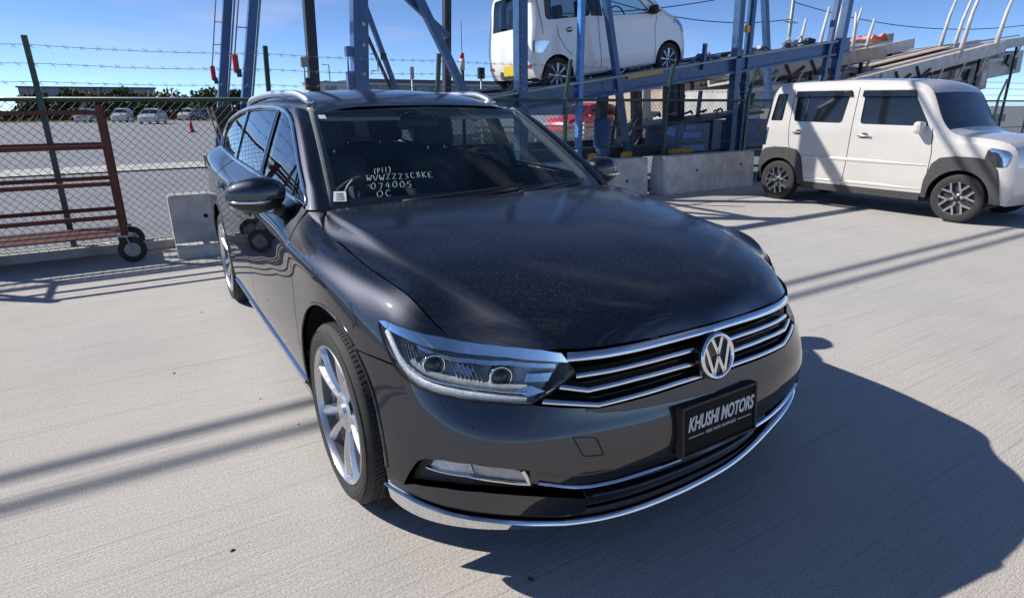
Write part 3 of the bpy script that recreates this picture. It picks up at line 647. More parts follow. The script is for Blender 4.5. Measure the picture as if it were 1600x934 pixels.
MB().add([PP(a, b, -.02) for a, b in q]+[PP(a, b, .001) for a, b in q], [(0, 3, 2, 1), (4, 5, 6, 7), (0, 1, 5, 4), (1, 2, 6, 5), (2, 3, 7, 6), (3, 0, 4, 7)]).build('plate', PLATEBLK, plo)
def plate_M(x, z):
    o = PP(x, z, .0018); return Matrix(((px.x, pz.x, pn.x, o.x), (px.y, pz.y, pn.y, o.y), (px.z, pz.z, pn.z, o.z), (0, 0, 0, 1)))
text_mesh('plate_lettering', 'KHUSHI MOTORS', .060, WHITEPAINT, plo, plate_M(.006, .016), shear=.28, offset=.0016, width=.292)
text_mesh('plate_motto', 'RIDE WITH HAPPINESS', .014, WHITEPAINT, plo, plate_M(.004, -.022), shear=.1, width=.130, space=1.2)
for x0, x1 in ((-.135, -.070), (.078, .143)):
    q = [(x0, -.0235), (x1, -.0235), (x1, -.0212), (x0, -.0212)]
    MB().add([PP(a, b, .002) for a, b in q], [(0, 1, 2, 3)]).build('plate_rule', WHITEPAINT, plo)

# ---- bonnet
_HU, _HV = HOOD.tu, HOOD.tv
def h_uv(a): return np.interp(a[:, 0], _HU, np.arange(HOOD.ns)), np.interp(a[:, 1], _HV, np.arange(HOOD.nr))
def h_fn(a): return HOOD(*h_uv(a))
def h_nr(a):
    u, v = h_uv(a); n1 = HOOD.normal(u, np.minimum(v+1e-6, HOOD.nr-1.001)); n2 = HOOD.normal(u, np.maximum(v-4e-3, 0))
    n1 *= np.sign(n1[:, 2:3]); n2 *= np.sign(n2[:, 2:3])
    n = np.where((np.abs(v-4) < .012)[:, None], n1+n2, n1); k = v < 1e-3; n[k, 0] = 0
    n1z = n/np.linalg.norm(n, axis=1)[:, None]; return n1z
HSK = Skin(h_fn, h_nr, lines=[(1, _HV[4])])
def ha(u, v): return (float(np.interp(u, np.arange(HOOD.ns), _HU)), float(np.interp(v, np.arange(HOOD.nr), _HV)))
hood = [ha(.03, v) for v in np.linspace(0, 6.97, 15)]+[ha(u, 6.97) for u in np.linspace(.3, 8.9, 30)]+[ha(8.96, v) for v in np.linspace(6.9, 0, 15)]
HSK.panel('hood', hood, PAINT, car, both=True, h=.032, flange=.02, out=(0, 0, 1))

# ---- fenders, doors, quarters
shut = [rw(u, .035) for u in np.linspace(3.04, 7.0, 26)]
fender = shut+[rw(7.4, .02), rw(7.75, .02)]+SD([(.545, .93), (.49, .87), (.452, .80), (.44, .70), (.432, .55), (.43, .40), (.43, .262), (.40, .262)])
fender += SD(arch(-8, 126.5, 30))+[sd(SEAM[0]+.001, SEAM[1]+.003)]+FR([(.836, .677), (.8425, .70), (.8455, .725), (.8445, .755), (.8405, .775), (.826, .7855), (.808, .780), (.785, .774), (.755, .7655), (.72, .7585)])
for s_ in (-1, 1):
    f = BSK.panel('fender', fender, PAINT, car, side=s_, h=.03)
    BSK.ribbon('bumper_arch_lip', SD(arch(129, 176, 16, .006)), .006, PAINT, car, side=s_, off=.001, thick=.004)
    BSK.ribbon('arch_lip', SD(arch(-8, 126, 36, .006)), .006, PAINT, f, side=s_, off=.001, thick=.004)
    g = .0035
    d1 = [rw(u, .03) for u in np.linspace(7.82, 9.96, 12)]+SD([(1.497, .90), (1.492, .72), (1.482, .5), (1.478, .272)])+SD([(1.2, .272), (.8, .272), (.436, .272)])+SD([(.437, .40), (.439, .55), (.447, .70), (.459, .80), (.497, .868), (.552, .93)])
    door = BSK.panel('front_door', d1, PAINT, car, side=s_, h=.035)
    d2 = [rw(u, .03) for u in np.linspace(10.01, 11.9, 12)]+SD([(2.48, .96), (2.50, .85), (2.485, .72)])+SD(arc(2.79, WZ, AR+.014, 140, 188, 10))+SD([(2.375, .272), (1.9, .272), (1.485, .272)])+SD([(1.489, .5), (1.499, .72), (1.504, .90)])
    door2 = BSK.panel('rear_door', d2, PAINT, car, side=s_, h=.035)
    qp = [rw(u, .03) for u in np.linspace(11.97, 18, 26)]+[rw(18, v) for v in (1, 2, 3, 4, 5, 6, 7, 8)]+[rw(17, 8), rw(16, 8), rw(15, 8), rw(14.4, 8)]+SD([(3.30, .262), (3.21, .262)])+SD(arc(2.79, WZ, AR, -6, 140, 28))+SD([(2.492, .72), (2.507, .85), (2.488, .96)])
    BSK.panel('rear_quarter', qp, PAINT, car, side=s_, h=.05)
    BSK.ribbon('rear_arch_lip', SD(arc(2.79, WZ, AR+.006, -6, 186, 40)), .006, PAINT, car, side=s_, off=.001, thick=.004)
    sill = SD([(.41, .262), (.9, .262), (1.5, .262), (2.0, .262), (2.37, .262)])+[sd(2.36, .215)]+[rw(11.6, 8), rw(10, 8), rw(9, 8), rw(8, 8), rw(7.1, 8)]
    BSK.panel('sill', sill, PAINT, car, side=s_, h=.05, off=.004)
    BSK.ribbon('sill_chrome_strip', SD([(.45, .276), (.9, .276), (1.5, .276), (2.0, .276), (2.33, .276)]), .007, CHROME, car, side=s_, off=.006, thick=.006)
    # a dark ribbon behind each shut line
    for L in ([rw(u, .0) for u in np.linspace(3.0, 7.0, 26)], SD([(.549, .93), (.494, .868), (.4555, .80), (.4435, .70), (.4355, .55), (.434, .40), (.433, .265)]), SD([(1.501, .985), (1.5005, .90), (1.4955, .72), (1.4855, .5), (1.4815, .272)]), SD([(2.484, .96), (2.5035, .85), (2.4885, .72)]), SD([(.41, .267), (1.5, .267), (2.37, .267)]), [fr(.839, .673), sd(*SEAM)]):
        BSK.ribbon('shut_gap', L, .011, DARKGAP, car, side=s_, off=-.012, thick=.001, round_=False, h=.04)
    # handles
    for dr, yy in ((door, 1.33), (door2, 2.28)):
        z0 = .875 if yy < 2 else .905
        pts = [(yy-.105, z0), (yy-.08, z0), (yy+.08, z0+.006), (yy+.105, z0+.006)]
        BSK.ribbon('door_handle', SD(pts), [.006, .013, .015, .008], PAINT, dr, side=s_, off=.022, thick=.011)
        BSK.ribbon('handle_recess', SD([(yy-.09, z0-.008), (yy+.06, z0-.006)]), [.004, .03, .004], DARKGAP, dr, side=s_, off=.0005, thick=.0012, round_=False)

# ---- the piece of wing between the bonnet corner and the pillar foot
for s_ in (-1, 1):
    A = [BODY([u], [.02])[0] for u in np.linspace(7.0, 7.75, 7)]; Bq = Curve3([(.7755, .418, .919), (.764, .452, .938), (.755, .478, .954), (.738, .490, .966), (.735, .51, .972)])(np.linspace(0, 1, 7))
    VV = []
    for a, b in zip(A, Bq):
        for t in np.linspace(0, 1, 5): VV.append(a*(1-t)+b*t+np.array((.3, 0, .9))*.004*4*t*(1-t))
    VV = np.array(VV); VV[:, 0] *= s_
    MB().add(VV, [(i*5+j, i*5+j+1, (i+1)*5+j+1, (i+1)*5+j) for i in range(6) for j in range(4)], True).build('fender_corner', PAINT, car)
# ---- headlights
lens = FR([(.484, .7395), (.526, .743), (.57, .7435), (.619, .744), (.66, .746), (.691, .7505), (.72, .7565), (.756, .763), (.785, .771), (.809, .7775), (.826, .783), (.838, .775), (.8425, .765), (.8435, .745), (.8435, .72), (.8415, .70), (.838, .677), (.827, .653), (.803, .631), (.78, .624), (.736, .618), (.655, .612), (.573, .610), (.52, .64), (.454, .686)])
cst = FR([(.484, .7405), (.526, .744), (.57, .7445), (.619, .745), (.66, .747), (.691, .7515), (.72, .7575), (.756, .764), (.785, .772), (.809, .7785), (.826, .784), (.837, .779), (.832, .768), (.82, .760), (.795, .748), (.764, .735), (.72, .7255), (.678, .721), (.638, .7215), (.598, .7225), (.53, .7195), (.470, .7155)])
for s_ in (-1, 1):
    hl = empty('headlight', (0, 0, 0), parent=car)
    BSK.panel('housing', lens, LAMPGREY, hl, side=s_, off=-.055, flange=-.052, h=.03)
    BSK.panel('chrome_strip', cst, CHROME, hl, side=s_, off=.004, flange=.01, h=.015)
    low = FR([(.4535, .692), (.47, .70), (.53, .706), (.60, .709), (.68, .707), (.72, .711), (.764, .721), (.80, .735), (.822, .748), (.831, .70), (.822, .672), (.80, .650), (.736, .635), (.655, .629), (.575, .628)])
    # running light: a frosted bar along the outer and lower edge
    drl = FR([(.8375, .757), (.834, .72), (.829, .688), (.818, .662), (.80, .645), (.775, .636), (.736, .630), (.69, .626), (.655, .624), (.60, .6215), (.58, .621)])
    BSK.ribbon('running_light', drl, [.010, .013, .014, .014, .012, .010], FROST, hl, side=s_, off=-.014, thick=.006)
    BSK.ribbon('light_guide', [(a, b-.022) for a, b in drl], .0035, CHROME, hl, side=s_, off=-.008, thick=.003)
    BSK.ribbon('lower_bezel', [(a, b-.036) for a, b in drl[3:]], .012, LAMPGREY, hl, side=s_, off=-.028, thick=.008)
    for (x, z, r) in ((.766, .692, .031), (.628, .674, .031)):
        a = np.array([fr(x, z)]); c = Vector(b_fn(a)[0]-b_nr(a)[0]*.036); c.x *= s_; dirn = Vector((0.30*s_, -.90, .10)).normalized()
        q = dirn.to_track_quat('X', 'Z').to_matrix()
        mb = MB(); mb.lathe([(-.03, r*.8), (-.01, r*1.1), (.008, r*1.10), (.012, r*1.0), (.012, r*.90), (.002, r*.86)], 32); mb.v = [tuple(q@Vector(v)+c) for v in mb.v]
        pj = mb.build('projector', CHROME, hl)
        mb = MB(); mb.lathe([(.002, r*.88), (.010, r*.74), (.016, r*.45), (.0185, .0005)], 28); mb.v = [tuple(q@Vector(v)+c) for v in mb.v]
        mb.build('lens', GLOSSBLK, pj)
    for (x, z, w) in ((.70, .684, .028), (.545, .672, .040)):
        a = np.array(fr(x, z)); BSK.panel('side_reflector', [tuple(a+np.array(d)) for d in ((-w, -.012), (w*.8, -.018), (w, .010), (-w*.7, .016))], REFLECTOR, hl, side=s_, off=-.035, flange=.01, h=.02)
    for k in range(7):
        x = .672+.0085*k; BSK.ribbon('lamp_rib', FR([(x, .709+.0006*k), (x-.006, .655+.002*k)]), .0021, CHROME, hl, side=s_, off=-.026, thick=.006, h=.03)
    for k in range(5):
        x = .795+.0065*k; BSK.ribbon('lamp_rib', FR([(x, .742), (x-.004, .672)]), .0019, CHROME, hl, side=s_, off=-.026, thick=.006, h=.03)
    BSK.panel('upper_reflector', FR([(.50, .709), (.60, .7135), (.68, .713), (.745, .722), (.79, .737), (.785, .727), (.745, .711), (.68, .702), (.60, .702), (.50, .697)]), REFLECTOR, hl, side=s_, off=-.022, flange=.01, h=.02)
    a = FR([(.535, .640), (.575, .627), (.605, .640), (.565, .655)]); BSK.panel('corner_reflector', a, CHROME, hl, side=s_, off=-.012, flange=.008, h=.02)
    BSK.panel('cover_lens', lens, CLEARLENS, hl, side=s_, off=.0, flange=.0, h=.025)
    BSK.ribbon('seal', lens+[lens[0]], .0022, DARKGAP, hl, side=s_, off=-.003, thick=.004, round_=False)

# ---- glasshouse
_zb = lambda y: np.interp(y, [.41, .62, 1.0, 1.5, 2.05, 2.5, 2.95, 3.35, 3.62], [.925, .972, .996, 1.013, 1.030, 1.042, 1.058, 1.074, 1.086])
_xb = lambda y: np.interp(y, [.41, .62, 1.0, 1.5, 2.05, 2.5, 2.95, 3.35, 3.62], [.782, .795, .802, .804, .800, .791, .776, .752, .715])
def g_fn(a):
    y, z = a[:, 0], a[:, 1]; yy = np.clip(y, .41, 3.62)
    k = sum(_xb(yy+d) for d in (-.15, -.075, 0, .075, .15))/5; b = sum(_zb(yy+d) for d in (-.15, -.075, 0, .075, .15))/5
    dz = z-b; return np.stack([k-.37*dz-.14*dz*np.abs(dz), y, z], 1)
GSK = Skin(g_fn)
WTOP = [(.60, 1.0), (.70, 1.064), (.816, 1.127), (.95, 1.203), (1.116, 1.289), (1.22, 1.326), (1.344, 1.352), (1.50, 1.368), (1.63, 1.375), (2.0, 1.379), (2.36, 1.371), (2.75, 1.346), (3.07, 1.308), (3.25, 1.27), (3.40, 1.20)]
def wtop(y): return float(np.interp(y, [q[0] for q in WTOP], [q[1] for q in WTOP]))
def zb(y): return float(_zb(y))
_roofc = Curve3([(0, 1.02, 1.366), (0, 1.10, 1.389), (0, 1.22, 1.416), (0, 1.42, 1.445), (0, 1.70, 1.467), (0, 2.1, 1.476), (0, 2.6, 1.467), (0, 3.1, 1.441), (0, 3.45, 1.408), (0, 3.62, 1.385)])
_rt = np.linspace(0, 1, 200); _rp = _roofc(_rt)
def r_fn(a):
    x, y = a[:, 0], a[:, 1]; zc = np.interp(y, _rp[:, 1], _rp[:, 2]); wx = np.interp(y, [1.0, 1.6, 2.4, 3.1, 3.6], [.62, .645, .635, .61, .56])
    t = np.clip(np.abs(x)/wx, 0, 1.2); return np.stack([x, y, zc-.048*t**2-.042*np.maximum(t-.55, 0)**2/.2025], 1)
RSK = Skin(r_fn)
hdr = [(0, 1.055), (.15, 1.060), (.3, 1.078), (.42, 1.102), (.52, 1.130), (.585, 1.158)]
roofout = hdr+[(.612, 1.20), (.636, 1.29), (.651, 1.40), (.657, 1.5), (.655, 1.8), (.65, 2.1), (.642, 2.4), (.628, 2.75), (.61, 3.07), (.585, 3.35), (.54, 3.58), (.3, 3.62), (0, 3.62)]
RSK.panel('roof', roofout, PAINT, car, both=True, h=.045, flange=.02, out=(0, 0, 1))
# windscreen: bottom and top curves with a bow between them
def w_fn(a):
    s, t = a[:, 0]/.65, a[:, 1]/.78; q = 1-s*s
    B = np.stack([.708*s, .505-.150*q, .968+.010*q], 1); T = np.stack([.592*s, 1.160-.104*q, 1.351+.0205*q], 1); t = t[:, None]
    P = B*(1-t)+T*t; bow = (t*(1-t)*4)*.016; return P+np.array((0, -.48, .87))*bow
WSK = Skin(w_fn)
def wa(s, t): return (s*.65, t*.78)
wout = [wa(s, 0) for s in np.linspace(0, 1, 8)]+[wa(1, t) for t in np.linspace(.1, .9, 9)]+[wa(s, 1) for s in np.linspace(1, 0, 8)]
wso = WSK.panel('windshield', wout, WINDSCREEN, car, both=True, h=.06, flange=0, out=(0, -.5, .8))
wo2 = [wa(s, .0) for s in np.linspace(-1, 1, 16)]+[wa(1, t) for t in np.linspace(.1, .9, 9)]+[wa(s, 1) for s in np.linspace(1, -1, 16)]+[wa(-1, t) for t in np.linspace(.9, .1, 9)]
wi2 = [wa(s, .085) for s in np.linspace(-.93, .93, 16)]+[wa(.955, t) for t in np.linspace(.15, .9, 9)]+[wa(s, .965) for s in np.linspace(.94, -.94, 16)]+[wa(-.955, t) for t in np.linspace(.9, .15, 9)]
WSK.panel('black_border', wo2, GLOSSBLK, wso, side=1, h=.05, flange=0, off=-.003, holes=[wi2], out=(0, -.5, .8))
# A-pillars, side windows, pillars and their bright surround
for s_ in (-1, 1):
    E1 = [w_fn(np.array([wa(1.012, t)]))[0] for t in np.linspace(-.03, 1, 12)]
    E2 = [g_fn(np.array([(y, wtop(y)+.012)]))[0] for y in np.linspace(.60, 1.33, 12)]
    E1[0] = np.array((.735, .478, .965)); E2[0] = np.array((.797, .575, .968))
    V = []; k = 7
    for a, b in zip(E1, E2):
        for j in range(k):
            t = j/(k-1); mid = a*(1-t)+b*t; V.append(mid+np.array((.45, -.35, .62))*.020*4*t*(1-t)*(1 if len(V) > k else .4))
    V = np.array(V); V[:, 0] *= s_
    me = MB().add(V, [(i*k+j, i*k+j+1, (i+1)*k+j+1, (i+1)*k+j) for i in range(11) for j in range(k-1)], True)
    me.build('a_pillar', PAINT, car)
    # cantrail between the window top and the roof edge
    ys = np.linspace(1.16, 3.38, 30); V = []
    for y in ys:
        a = g_fn(np.array([(y, wtop(y)+.010)]))[0]; x = float(np.interp(y, [1.158, 1.20, 1.29, 1.40, 1.5, 1.8, 2.1, 2.4, 2.75, 3.07, 3.35], [.580, .606, .630, .645, .651, .649, .644, .636, .622, .604, .579])); b = r_fn(np.array([(x, y)]))[0]
        for j in range(5):
            t = j/4; V.append((a*(1-t)+b*t+np.array((.5, 0, .6))*.006*4*t*(1-t)))
    V = np.array(V); V[:, 0] *= s_
    MB().add(V, [(i*5+j, i*5+j+1, (i+1)*5+j+1, (i+1)*5+j) for i in range(len(ys)-1) for j in range(4)], True).build('roof_frame', PAINT, car)
    surround = [(.60, zb(.6)+.006)]+[(y, zb(y)+.006) for y in np.linspace(.8, 3.2, 14)]+[(3.36, zb(3.36)+.02), (3.41, 1.13), (3.38, 1.20)]+[q for q in WTOP[::-1] if q[0] < 3.35]
    inner = [(.672, zb(.67)+.022)]+[(y, zb(y)+.022) for y in np.linspace(.82, 3.2, 14)]+[(3.335, zb(3.33)+.035), (3.365, 1.14), (3.335, 1.20)]+[(y, wtop(y)-.020) for y in (3.22, 3.07, 2.75, 2.36, 2.0, 1.63, 1.5, 1.37, 1.26, 1.15, .98, .84, .73)]
    GSK.panel('window_surround', surround, GLOSSBLK, car, side=s_, off=-.004, flange=0, holes=[inner], h=.05)
    GSK.ribbon('chrome_window_trim', [(y, zb(y)+.010) for y in np.linspace(.60, 3.3, 18)]+[(3.38, 1.125), (3.395, 1.16), (3.37, 1.215)]+[(y, wtop(y)-.004) for y in (3.22, 3.07, 2.9, 2.75, 2.55, 2.36, 2.2, 2.0, 1.8, 1.63, 1.5, 1.42, 1.344, 1.28, 1.22, 1.17, 1.116, 1.03, .95, .88, .816, .76, .70, .65, .612)]+[(.592, .982)], .0085, CHROME, car, side=s_, off=.006, thick=.007, h=.03)
    gl = [(.672, zb(.67)+.018)]+[(y, zb(y)+.018) for y in np.linspace(.82, 1.46, 5)]+[(1.475, zb(1.475)+.018), (1.52, wtop(1.52)-.018)]+[(y, wtop(y)-.017) for y in (1.44, 1.37, 1.26, 1.15, .98, .84, .73)]
    GSK.panel('front_door_window', gl, SIDEGLASS, car, side=s_, off=-.009, flange=0, h=.08)
    gl = [(y, zb(y)+.018) for y in np.linspace(1.56, 2.38, 6)]+[(2.44, wtop(2.44)-.018)]+[(y, wtop(y)-.017) for y in (2.36, 2.0, 1.63)]
    GSK.panel('rear_door_window', gl, PRIVACY, car, side=s_, off=-.009, flange=0, h=.08)
    gl = [(y, zb(y)+.018) for y in np.linspace(2.46, 3.30, 5)]+[(3.345, 1.13), (3.35, 1.16), (3.335, 1.20)]+[(y, wtop(y)-.017) for y in (3.22, 3.07, 2.75, 2.52)]
    GSK.panel('quarter_window', gl, PRIVACY, car, side=s_, off=-.009, flange=0, h=.08)
    GSK.panel('b_pillar', [(1.475, zb(1.475)+.012), (1.56, zb(1.56)+.012), (1.605, wtop(1.6)-.012), (1.52, wtop(1.52)-.012)], GLOSSBLK, car, side=s_, off=-.002, flange=.004, h=.06)
    GSK.ribbon('pillar_chrome', [(1.518, zb(1.5)+.02), (1.565, wtop(1.56)-.016)], .006, CHROME, car, side=s_, off=.001, thick=.003)
    GSK.panel('c_pillar', [(2.385, zb(2.38)+.012), (2.455, zb(2.45)+.012), (2.52, wtop(2.52)-.012), (2.445, wtop(2.44)-.012)], GLOSSBLK, car, side=s_, off=-.002, flange=.004, h=.06)
    GSK.ribbon('pillar_chrome', [(.815, zb(.8)+.02), (.835, wtop(.835)-.016)], .006, GLOSSBLK, car, side=s_, off=-.002, thick=.004)
    # roof rail
    ys = np.linspace(1.33, 3.25, 28); P = []
    for y in ys:
        t = (y-1.33)/1.92; x = float(np.interp(y, [1.33, 1.8, 2.4, 3.25], [.535, .572, .572, .52])); q = r_fn(np.array([(x, y)]))[0]; lift = .030*min(1, (t/.10))**.7*min(1, ((1-t)/.10))**.7
        P.append((x*s_, y, q[2]+.004+lift))
    MB().tube(P, .022, 12, flat=(1, .9)).build('roof_rail', RAILM, car)

# ---- door mirrors
def mirror(s_):
    root = empty('door_mirror', (0, 0, 0), parent=car)
    c = Vector((-.945, .775, 1.014)); nu, nv = 28, 18; V = []; F = []
    def sup(t, e): return math.copysign(abs(t)**e, t)
    for i in range(nv+1):
        ph = -math.pi/2+math.pi*i/nv
        for j in range(nu):
            th = 2*math.pi*j/nu; x = sup(math.cos(ph), .75)*sup(math.cos(th), .72); y = sup(math.cos(ph), .75)*sup(math.sin(th), .8); z = sup(math.sin(ph), .85)
            # narrower at the outer end, flat at the back where the glass sits
            k = 1-.16*max(0, -x)-.10*max(0, x); X = x*.118; Y = y*.085*(1-.35*max(0, -x)); Z = z*.072*k+.012*max(0, x)
            if z > 0: Z += .006*(1-abs(x))
            if Y > .045: Y = .045
            V.append((c.x+X, c.y+Y+.030*max(0, -x), c.z+Z))
    for i in range(nv):
        for j in range(nu): F.append((i*nu+j, i*nu+(j+1) % nu, (i+1)*nu+(j+1) % nu, (i+1)*nu+j))
    up = MB(); lo = MB(); Vm = [(v[0]*-s_, v[1], v[2]) for v in V]
    fu = [f for f in F if sum(V[i][2] for i in f)/4 > c.z-.022]; fl = [f for f in F if sum(V[i][2] for i in f)/4 <= c.z-.022]
    for mb, ff, nm, mt in ((up, fu, 'mirror_cap', PAINT), (lo, fl, 'mirror_base', BLACK)):
        mb.add(Vm, ff, True); me = mb.mesh(nm); bm = bmesh.new(); bm.from_mesh(me); bmesh.ops.delete(bm, geom=[v for v in bm.verts if not v.link_faces], context='VERTS'); bmesh.ops.remove_doubles(bm, verts=bm.verts, dist=1e-5); bm.to_mesh(me); bm.free(); link(nm, me, mt, root)
    P = [(-s_*(c.x+x), c.y+y, c.z-.017) for x, y in ((-.112, .012), (-.095, -.030), (-.07, -.055), (-.03, -.073), (.02, -.081), (.045, -.081))]
    MB().tube(P, [.004, .007, .008, .008, .007, .003], 8, flat=(1, .8)).build('indicator', REFLECTOR, root)
    MB().tube([(-s_*(c.x+.07), c.y-.015, c.z-.055), (-s_*(c.x+.105), c.y-.015, c.z-.08), (-s_*(c.x+.14), c.y-.005, c.z-.098), (-s_*(c.x+.165), c.y, c.z-.104)], [.030, .028, .024, .022], 12, flat=(1, 1)).build('mirror_arm', BLACK, root)
    mb = MB(); mb.box((-s_*(c.x-.005), c.y+.046, c.z+.002), (.19, .006, .112), bev=.004); mb.build('mirror_glass', CHROME, root)
for s_ in (1, -1): mirror(s_)

# ---- wheels
def make_wheel(parent, loc, side, steer=0., rim_mat=None, R0=.330, rim_r=.2525, width=.225, style='pairs', nsp=5):
    w = empty('wheel', loc, 0, parent); w.rotation_euler = (0, 0, steer)
    o = side*width/2                       # outward
    s = side
    ty = MB(); hw = width/2
    prof = [(hw*.93, rim_r-.004), (hw*.985, rim_r+.008), (hw*.995, rim_r+.026), (hw*.98, rim_r+.048), (hw*.94, R0-.024), (hw*.86, R0-.011), (hw*.74, R0-.004), (0, R0-.002), (-hw*.74, R0-.004), (-hw*.86, R0-.011), (-hw*.95, R0-.024), (-hw*1.0, rim_r+.04), (-hw*.9, rim_r)]
    ty.lathe([(a*s, r) for a, r in prof], 72)
    t = ty.build('tyre', RUBBER, w); soft(t.data, 50)
    tr = MB(); nb = 104                      # sipes and grooves of the tread, dark and flush with the rubber
    for k in range(nb):
        a = 2*math.pi*k/nb; Rm = Matrix.Rotation(a, 3, 'X')
        for x0, wd, rr, ty_ in ((hw*.66, hw*.28, R0-.0047, .10), (-hw*.66, hw*.28, R0-.0047, -.10), (hw*.20, hw*.22, R0-.0038, .0), (-hw*.20, hw*.22, R0-.0038, .0)):
            tr.box(Rm@Vector((x0*s, 0, rr)), (wd, .0022, .004), Rm@Matrix.Rotation(ty_*s, 3, 'Y')@Matrix.Rotation(.35 if x0 > 0 else -.35, 3, 'Z'))
    for x0 in (-.42, 0, .42): tr.lathe([((x0*hw-.005)*s, R0-.0028), ((x0*hw)*s, R0-.0005), ((x0*hw+.005)*s, R0-.0028)], 72)
    q_ = tr.build('tread', DARKGAP, t); q_['kind'] = 'stuff'
    for rr_ in (rim_r+.020, rim_r+.036, rim_r+.050):   # moulded rings on the sidewall
        if rr_ < R0-.02: MB().lathe([(hw*.98*s, rr_-.002), (hw*1.005*s, rr_), (hw*.98*s, rr_+.002)], 72).build('sidewall_ring', RUBBER, t)
    rm = rim_mat or ALLOY; rim = MB()
    x1 = hw*.955*s
    rim.lathe([(x1, rim_r-.002), (x1+.004*s, rim_r-.004), (x1-.002*s, rim_r-.008), (x1-.014*s, rim_r-.012), (x1-.08*s, rim_r-.026), (-hw*.8*s, rim_r-.03), (-hw*.85*s, rim_r)], 72)
    ro = rim.build('rim', rm, w); soft(ro.data, 40)
    MB().lathe([(x1-.018*s, rim_r-.016), (-hw*.8*s, rim_r-.036)], 48).build('rim_barrel', BARREL, w)
    return w, ro, x1, rim_r, hw
def spoke(mb, a, x_out, r0, r1, w0, w1, dep, s, dish=.02, twist=0.):
    """a tapering faceted spoke at angle a from radius r0 to r1"""
    Rm = Matrix.Rotation(a, 3, 'X'); V = []; n = 6
    for i in range(n+1):
        t = i/n; r = r0+(r1-r0)*t; w = w0+(w1-w0)*t; x = x_out-s*dish*(1-t)*(1-t)-s*.004*t
        for (yy, xx) in ((-w, -dep), (-w, -.010-.006*t), (-w*.28, 0), (w*.28, 0), (w, -.010-.006*t), (w, -dep)):
            V.append(Rm@Vector((x+xx*s, yy+twist*t, r)))
    F = [(i*6+j, i*6+(j+1) % 6, (i+1)*6+(j+1) % 6, (i+1)*6+j) for i in range(n) for j in range(6)]+[tuple(range(6)), tuple(n*6+j for j in range(6))]
    mb.add(V, F)
def wagon_wheel(loc, side, steer=0.):
    w, ro, x1, rr, hw = make_wheel(car, loc, side, steer)
    for k in range(5):
        for d in (-.265, .265):
            mb = MB(); a = 2*math.pi*k/5+d+.35; spoke(mb, a, x1-.004*side, .046, rr-.005, .010, .023, .045, side, .030, twist=.012 if d > 0 else -.012); mb.build('spoke', ALLOY, ro)
    mb = MB(); mb.lathe([((x1-.03*side), .075), (x1-.022*side, .062), (x1-.026*side, .036), (x1-.018*side, .032), (x1-.017*side, .0005)], 32); h_ = mb.build('hub', ALLOY, ro); soft(h_.data, 30)
    for k in range(5):
        a = 2*math.pi*k/5+.35+math.pi/5; mb = MB(); c = Vector((0, .056*math.sin(a), .056*math.cos(a))); mb.cyl(Vector((x1-.05*side, 0, 0))+c, Vector((x1-.024*side, 0, 0))+c, .010, 8); mb.build('wheel_bolt', BLACK, ro)
    mb = MB(); mb.lathe([(.02*side, .16), (.028*side, .158), (.028*side, .06), (.02*side, .05)], 40); mb.build('brake_disc', BARREL, w)
    mb = MB(); mb.lathe([(-.03*side, rr-.03), (-.032*side, .02)], 32); mb.build('wheel_back', DARKGAP, w)
    return w
ST = R(1.1)
for (x, y, s_, a) in ((-.792, 0, -1, ST), (.792, 0, 1, ST), (-.785, 2.79, -1, 0), (.785, 2.79, 1, 0)):
    wagon_wheel((x, y, .330), s_, a)
    wl = MB(); ysg = arc(y, WZ+.002, AR+(.022 if y > 1 else .045), -20, 200, 24); V = [(s_*.885, q[0], q[1]) for q in ysg]+[(s_*.56, q[0], q[1]) for q in ysg]
    n = len(ysg); wl.add(V, [(i, i+1, n+i+1, n+i) for i in range(n-1)]+[tuple(range(n, 2*n))], True).build('wheel_well', DARKGAP, car)
# underside
MB().prism([(-.45, -.70), (.45, -.70), (.66, -.55), (.70, -.40), (.52, -.36), (.52, .36), (.80, .42), (.80, 2.38), (.52, 2.44), (.52, 3.16), (.74, 3.25), (.70, 3.75), (-.70, 3.75), (-.74, 3.25), (-.52, 3.16), (-.52, 2.44), (-.80, 2.38), (-.80, .42), (-.52, .36), (-.52, -.36), (-.70, -.40), (-.66, -.55)], .21, .25, 'Z').build('underbody', BLACK, car)

# ---- cabin
MB().box((0, 1.9, .34), (1.52, 2.9, .08)).build('cabin_floor', CABIN, car)
dash = MB(); dash.prism([(.42, .60), (.42, .93), (.55, .958), (.80, .955), (.98, .93), (1.06, .86), (1.08, .70), (1.02, .45)], -.74, .74, 'X'); dash.build('dashboard', CABIN, car)
MB().tube([(-.50, .72, .955), (-.50, .88, .985), (-.24, .88, .985), (-.24, .72, .955)], .03, 8).build('instrument_hood', CABIN, car)
st_ = empty('steering_wheel', (-.37, 1.13, .86), 0, car); st_.rotation_euler = (R(-65), 0, 0)
MB().tube([(.185*math.cos(t), .185*math.sin(t), 0) for t in np.linspace(0, 2*math.pi, 33)[:-1]], .016, 10, closed=True).build('steering_rim', CABIN, st_)
MB().box((0, 0, -.01), (.33, .05, .02), bev=.008).box((0, -.02, -.01), (.13, .12, .04), bev=.015).build('steering_hub', CABIN, st_)
def seat(x, y, w=.50, rear=False):
    s = empty('rear_seat' if rear else 'front_seat', (x, y, .38), 0, car)
    MB().box((0, -.05, .08), (w, .52, .18), bev=.05).build('seat_cushion', SEATM, s)
    b = MB(); b.box((0, .27, .42), (w*.96, .17, .62), Matrix.Rotation(R(-16), 3, 'X'), bev=.07).build('seat_back', SEATM, s)
    h_ = MB(); h_.box((0, .385, .83), (.27, .11, .19), Matrix.Rotation(R(-12), 3, 'X'), bev=.045); h_.build('headrest', SEATM, s)
    for dx in (-.06, .06): MB().cyl((dx, .34, .70), (dx, .375, .80), .007, 8).build('headrest_post', SATIN, s)
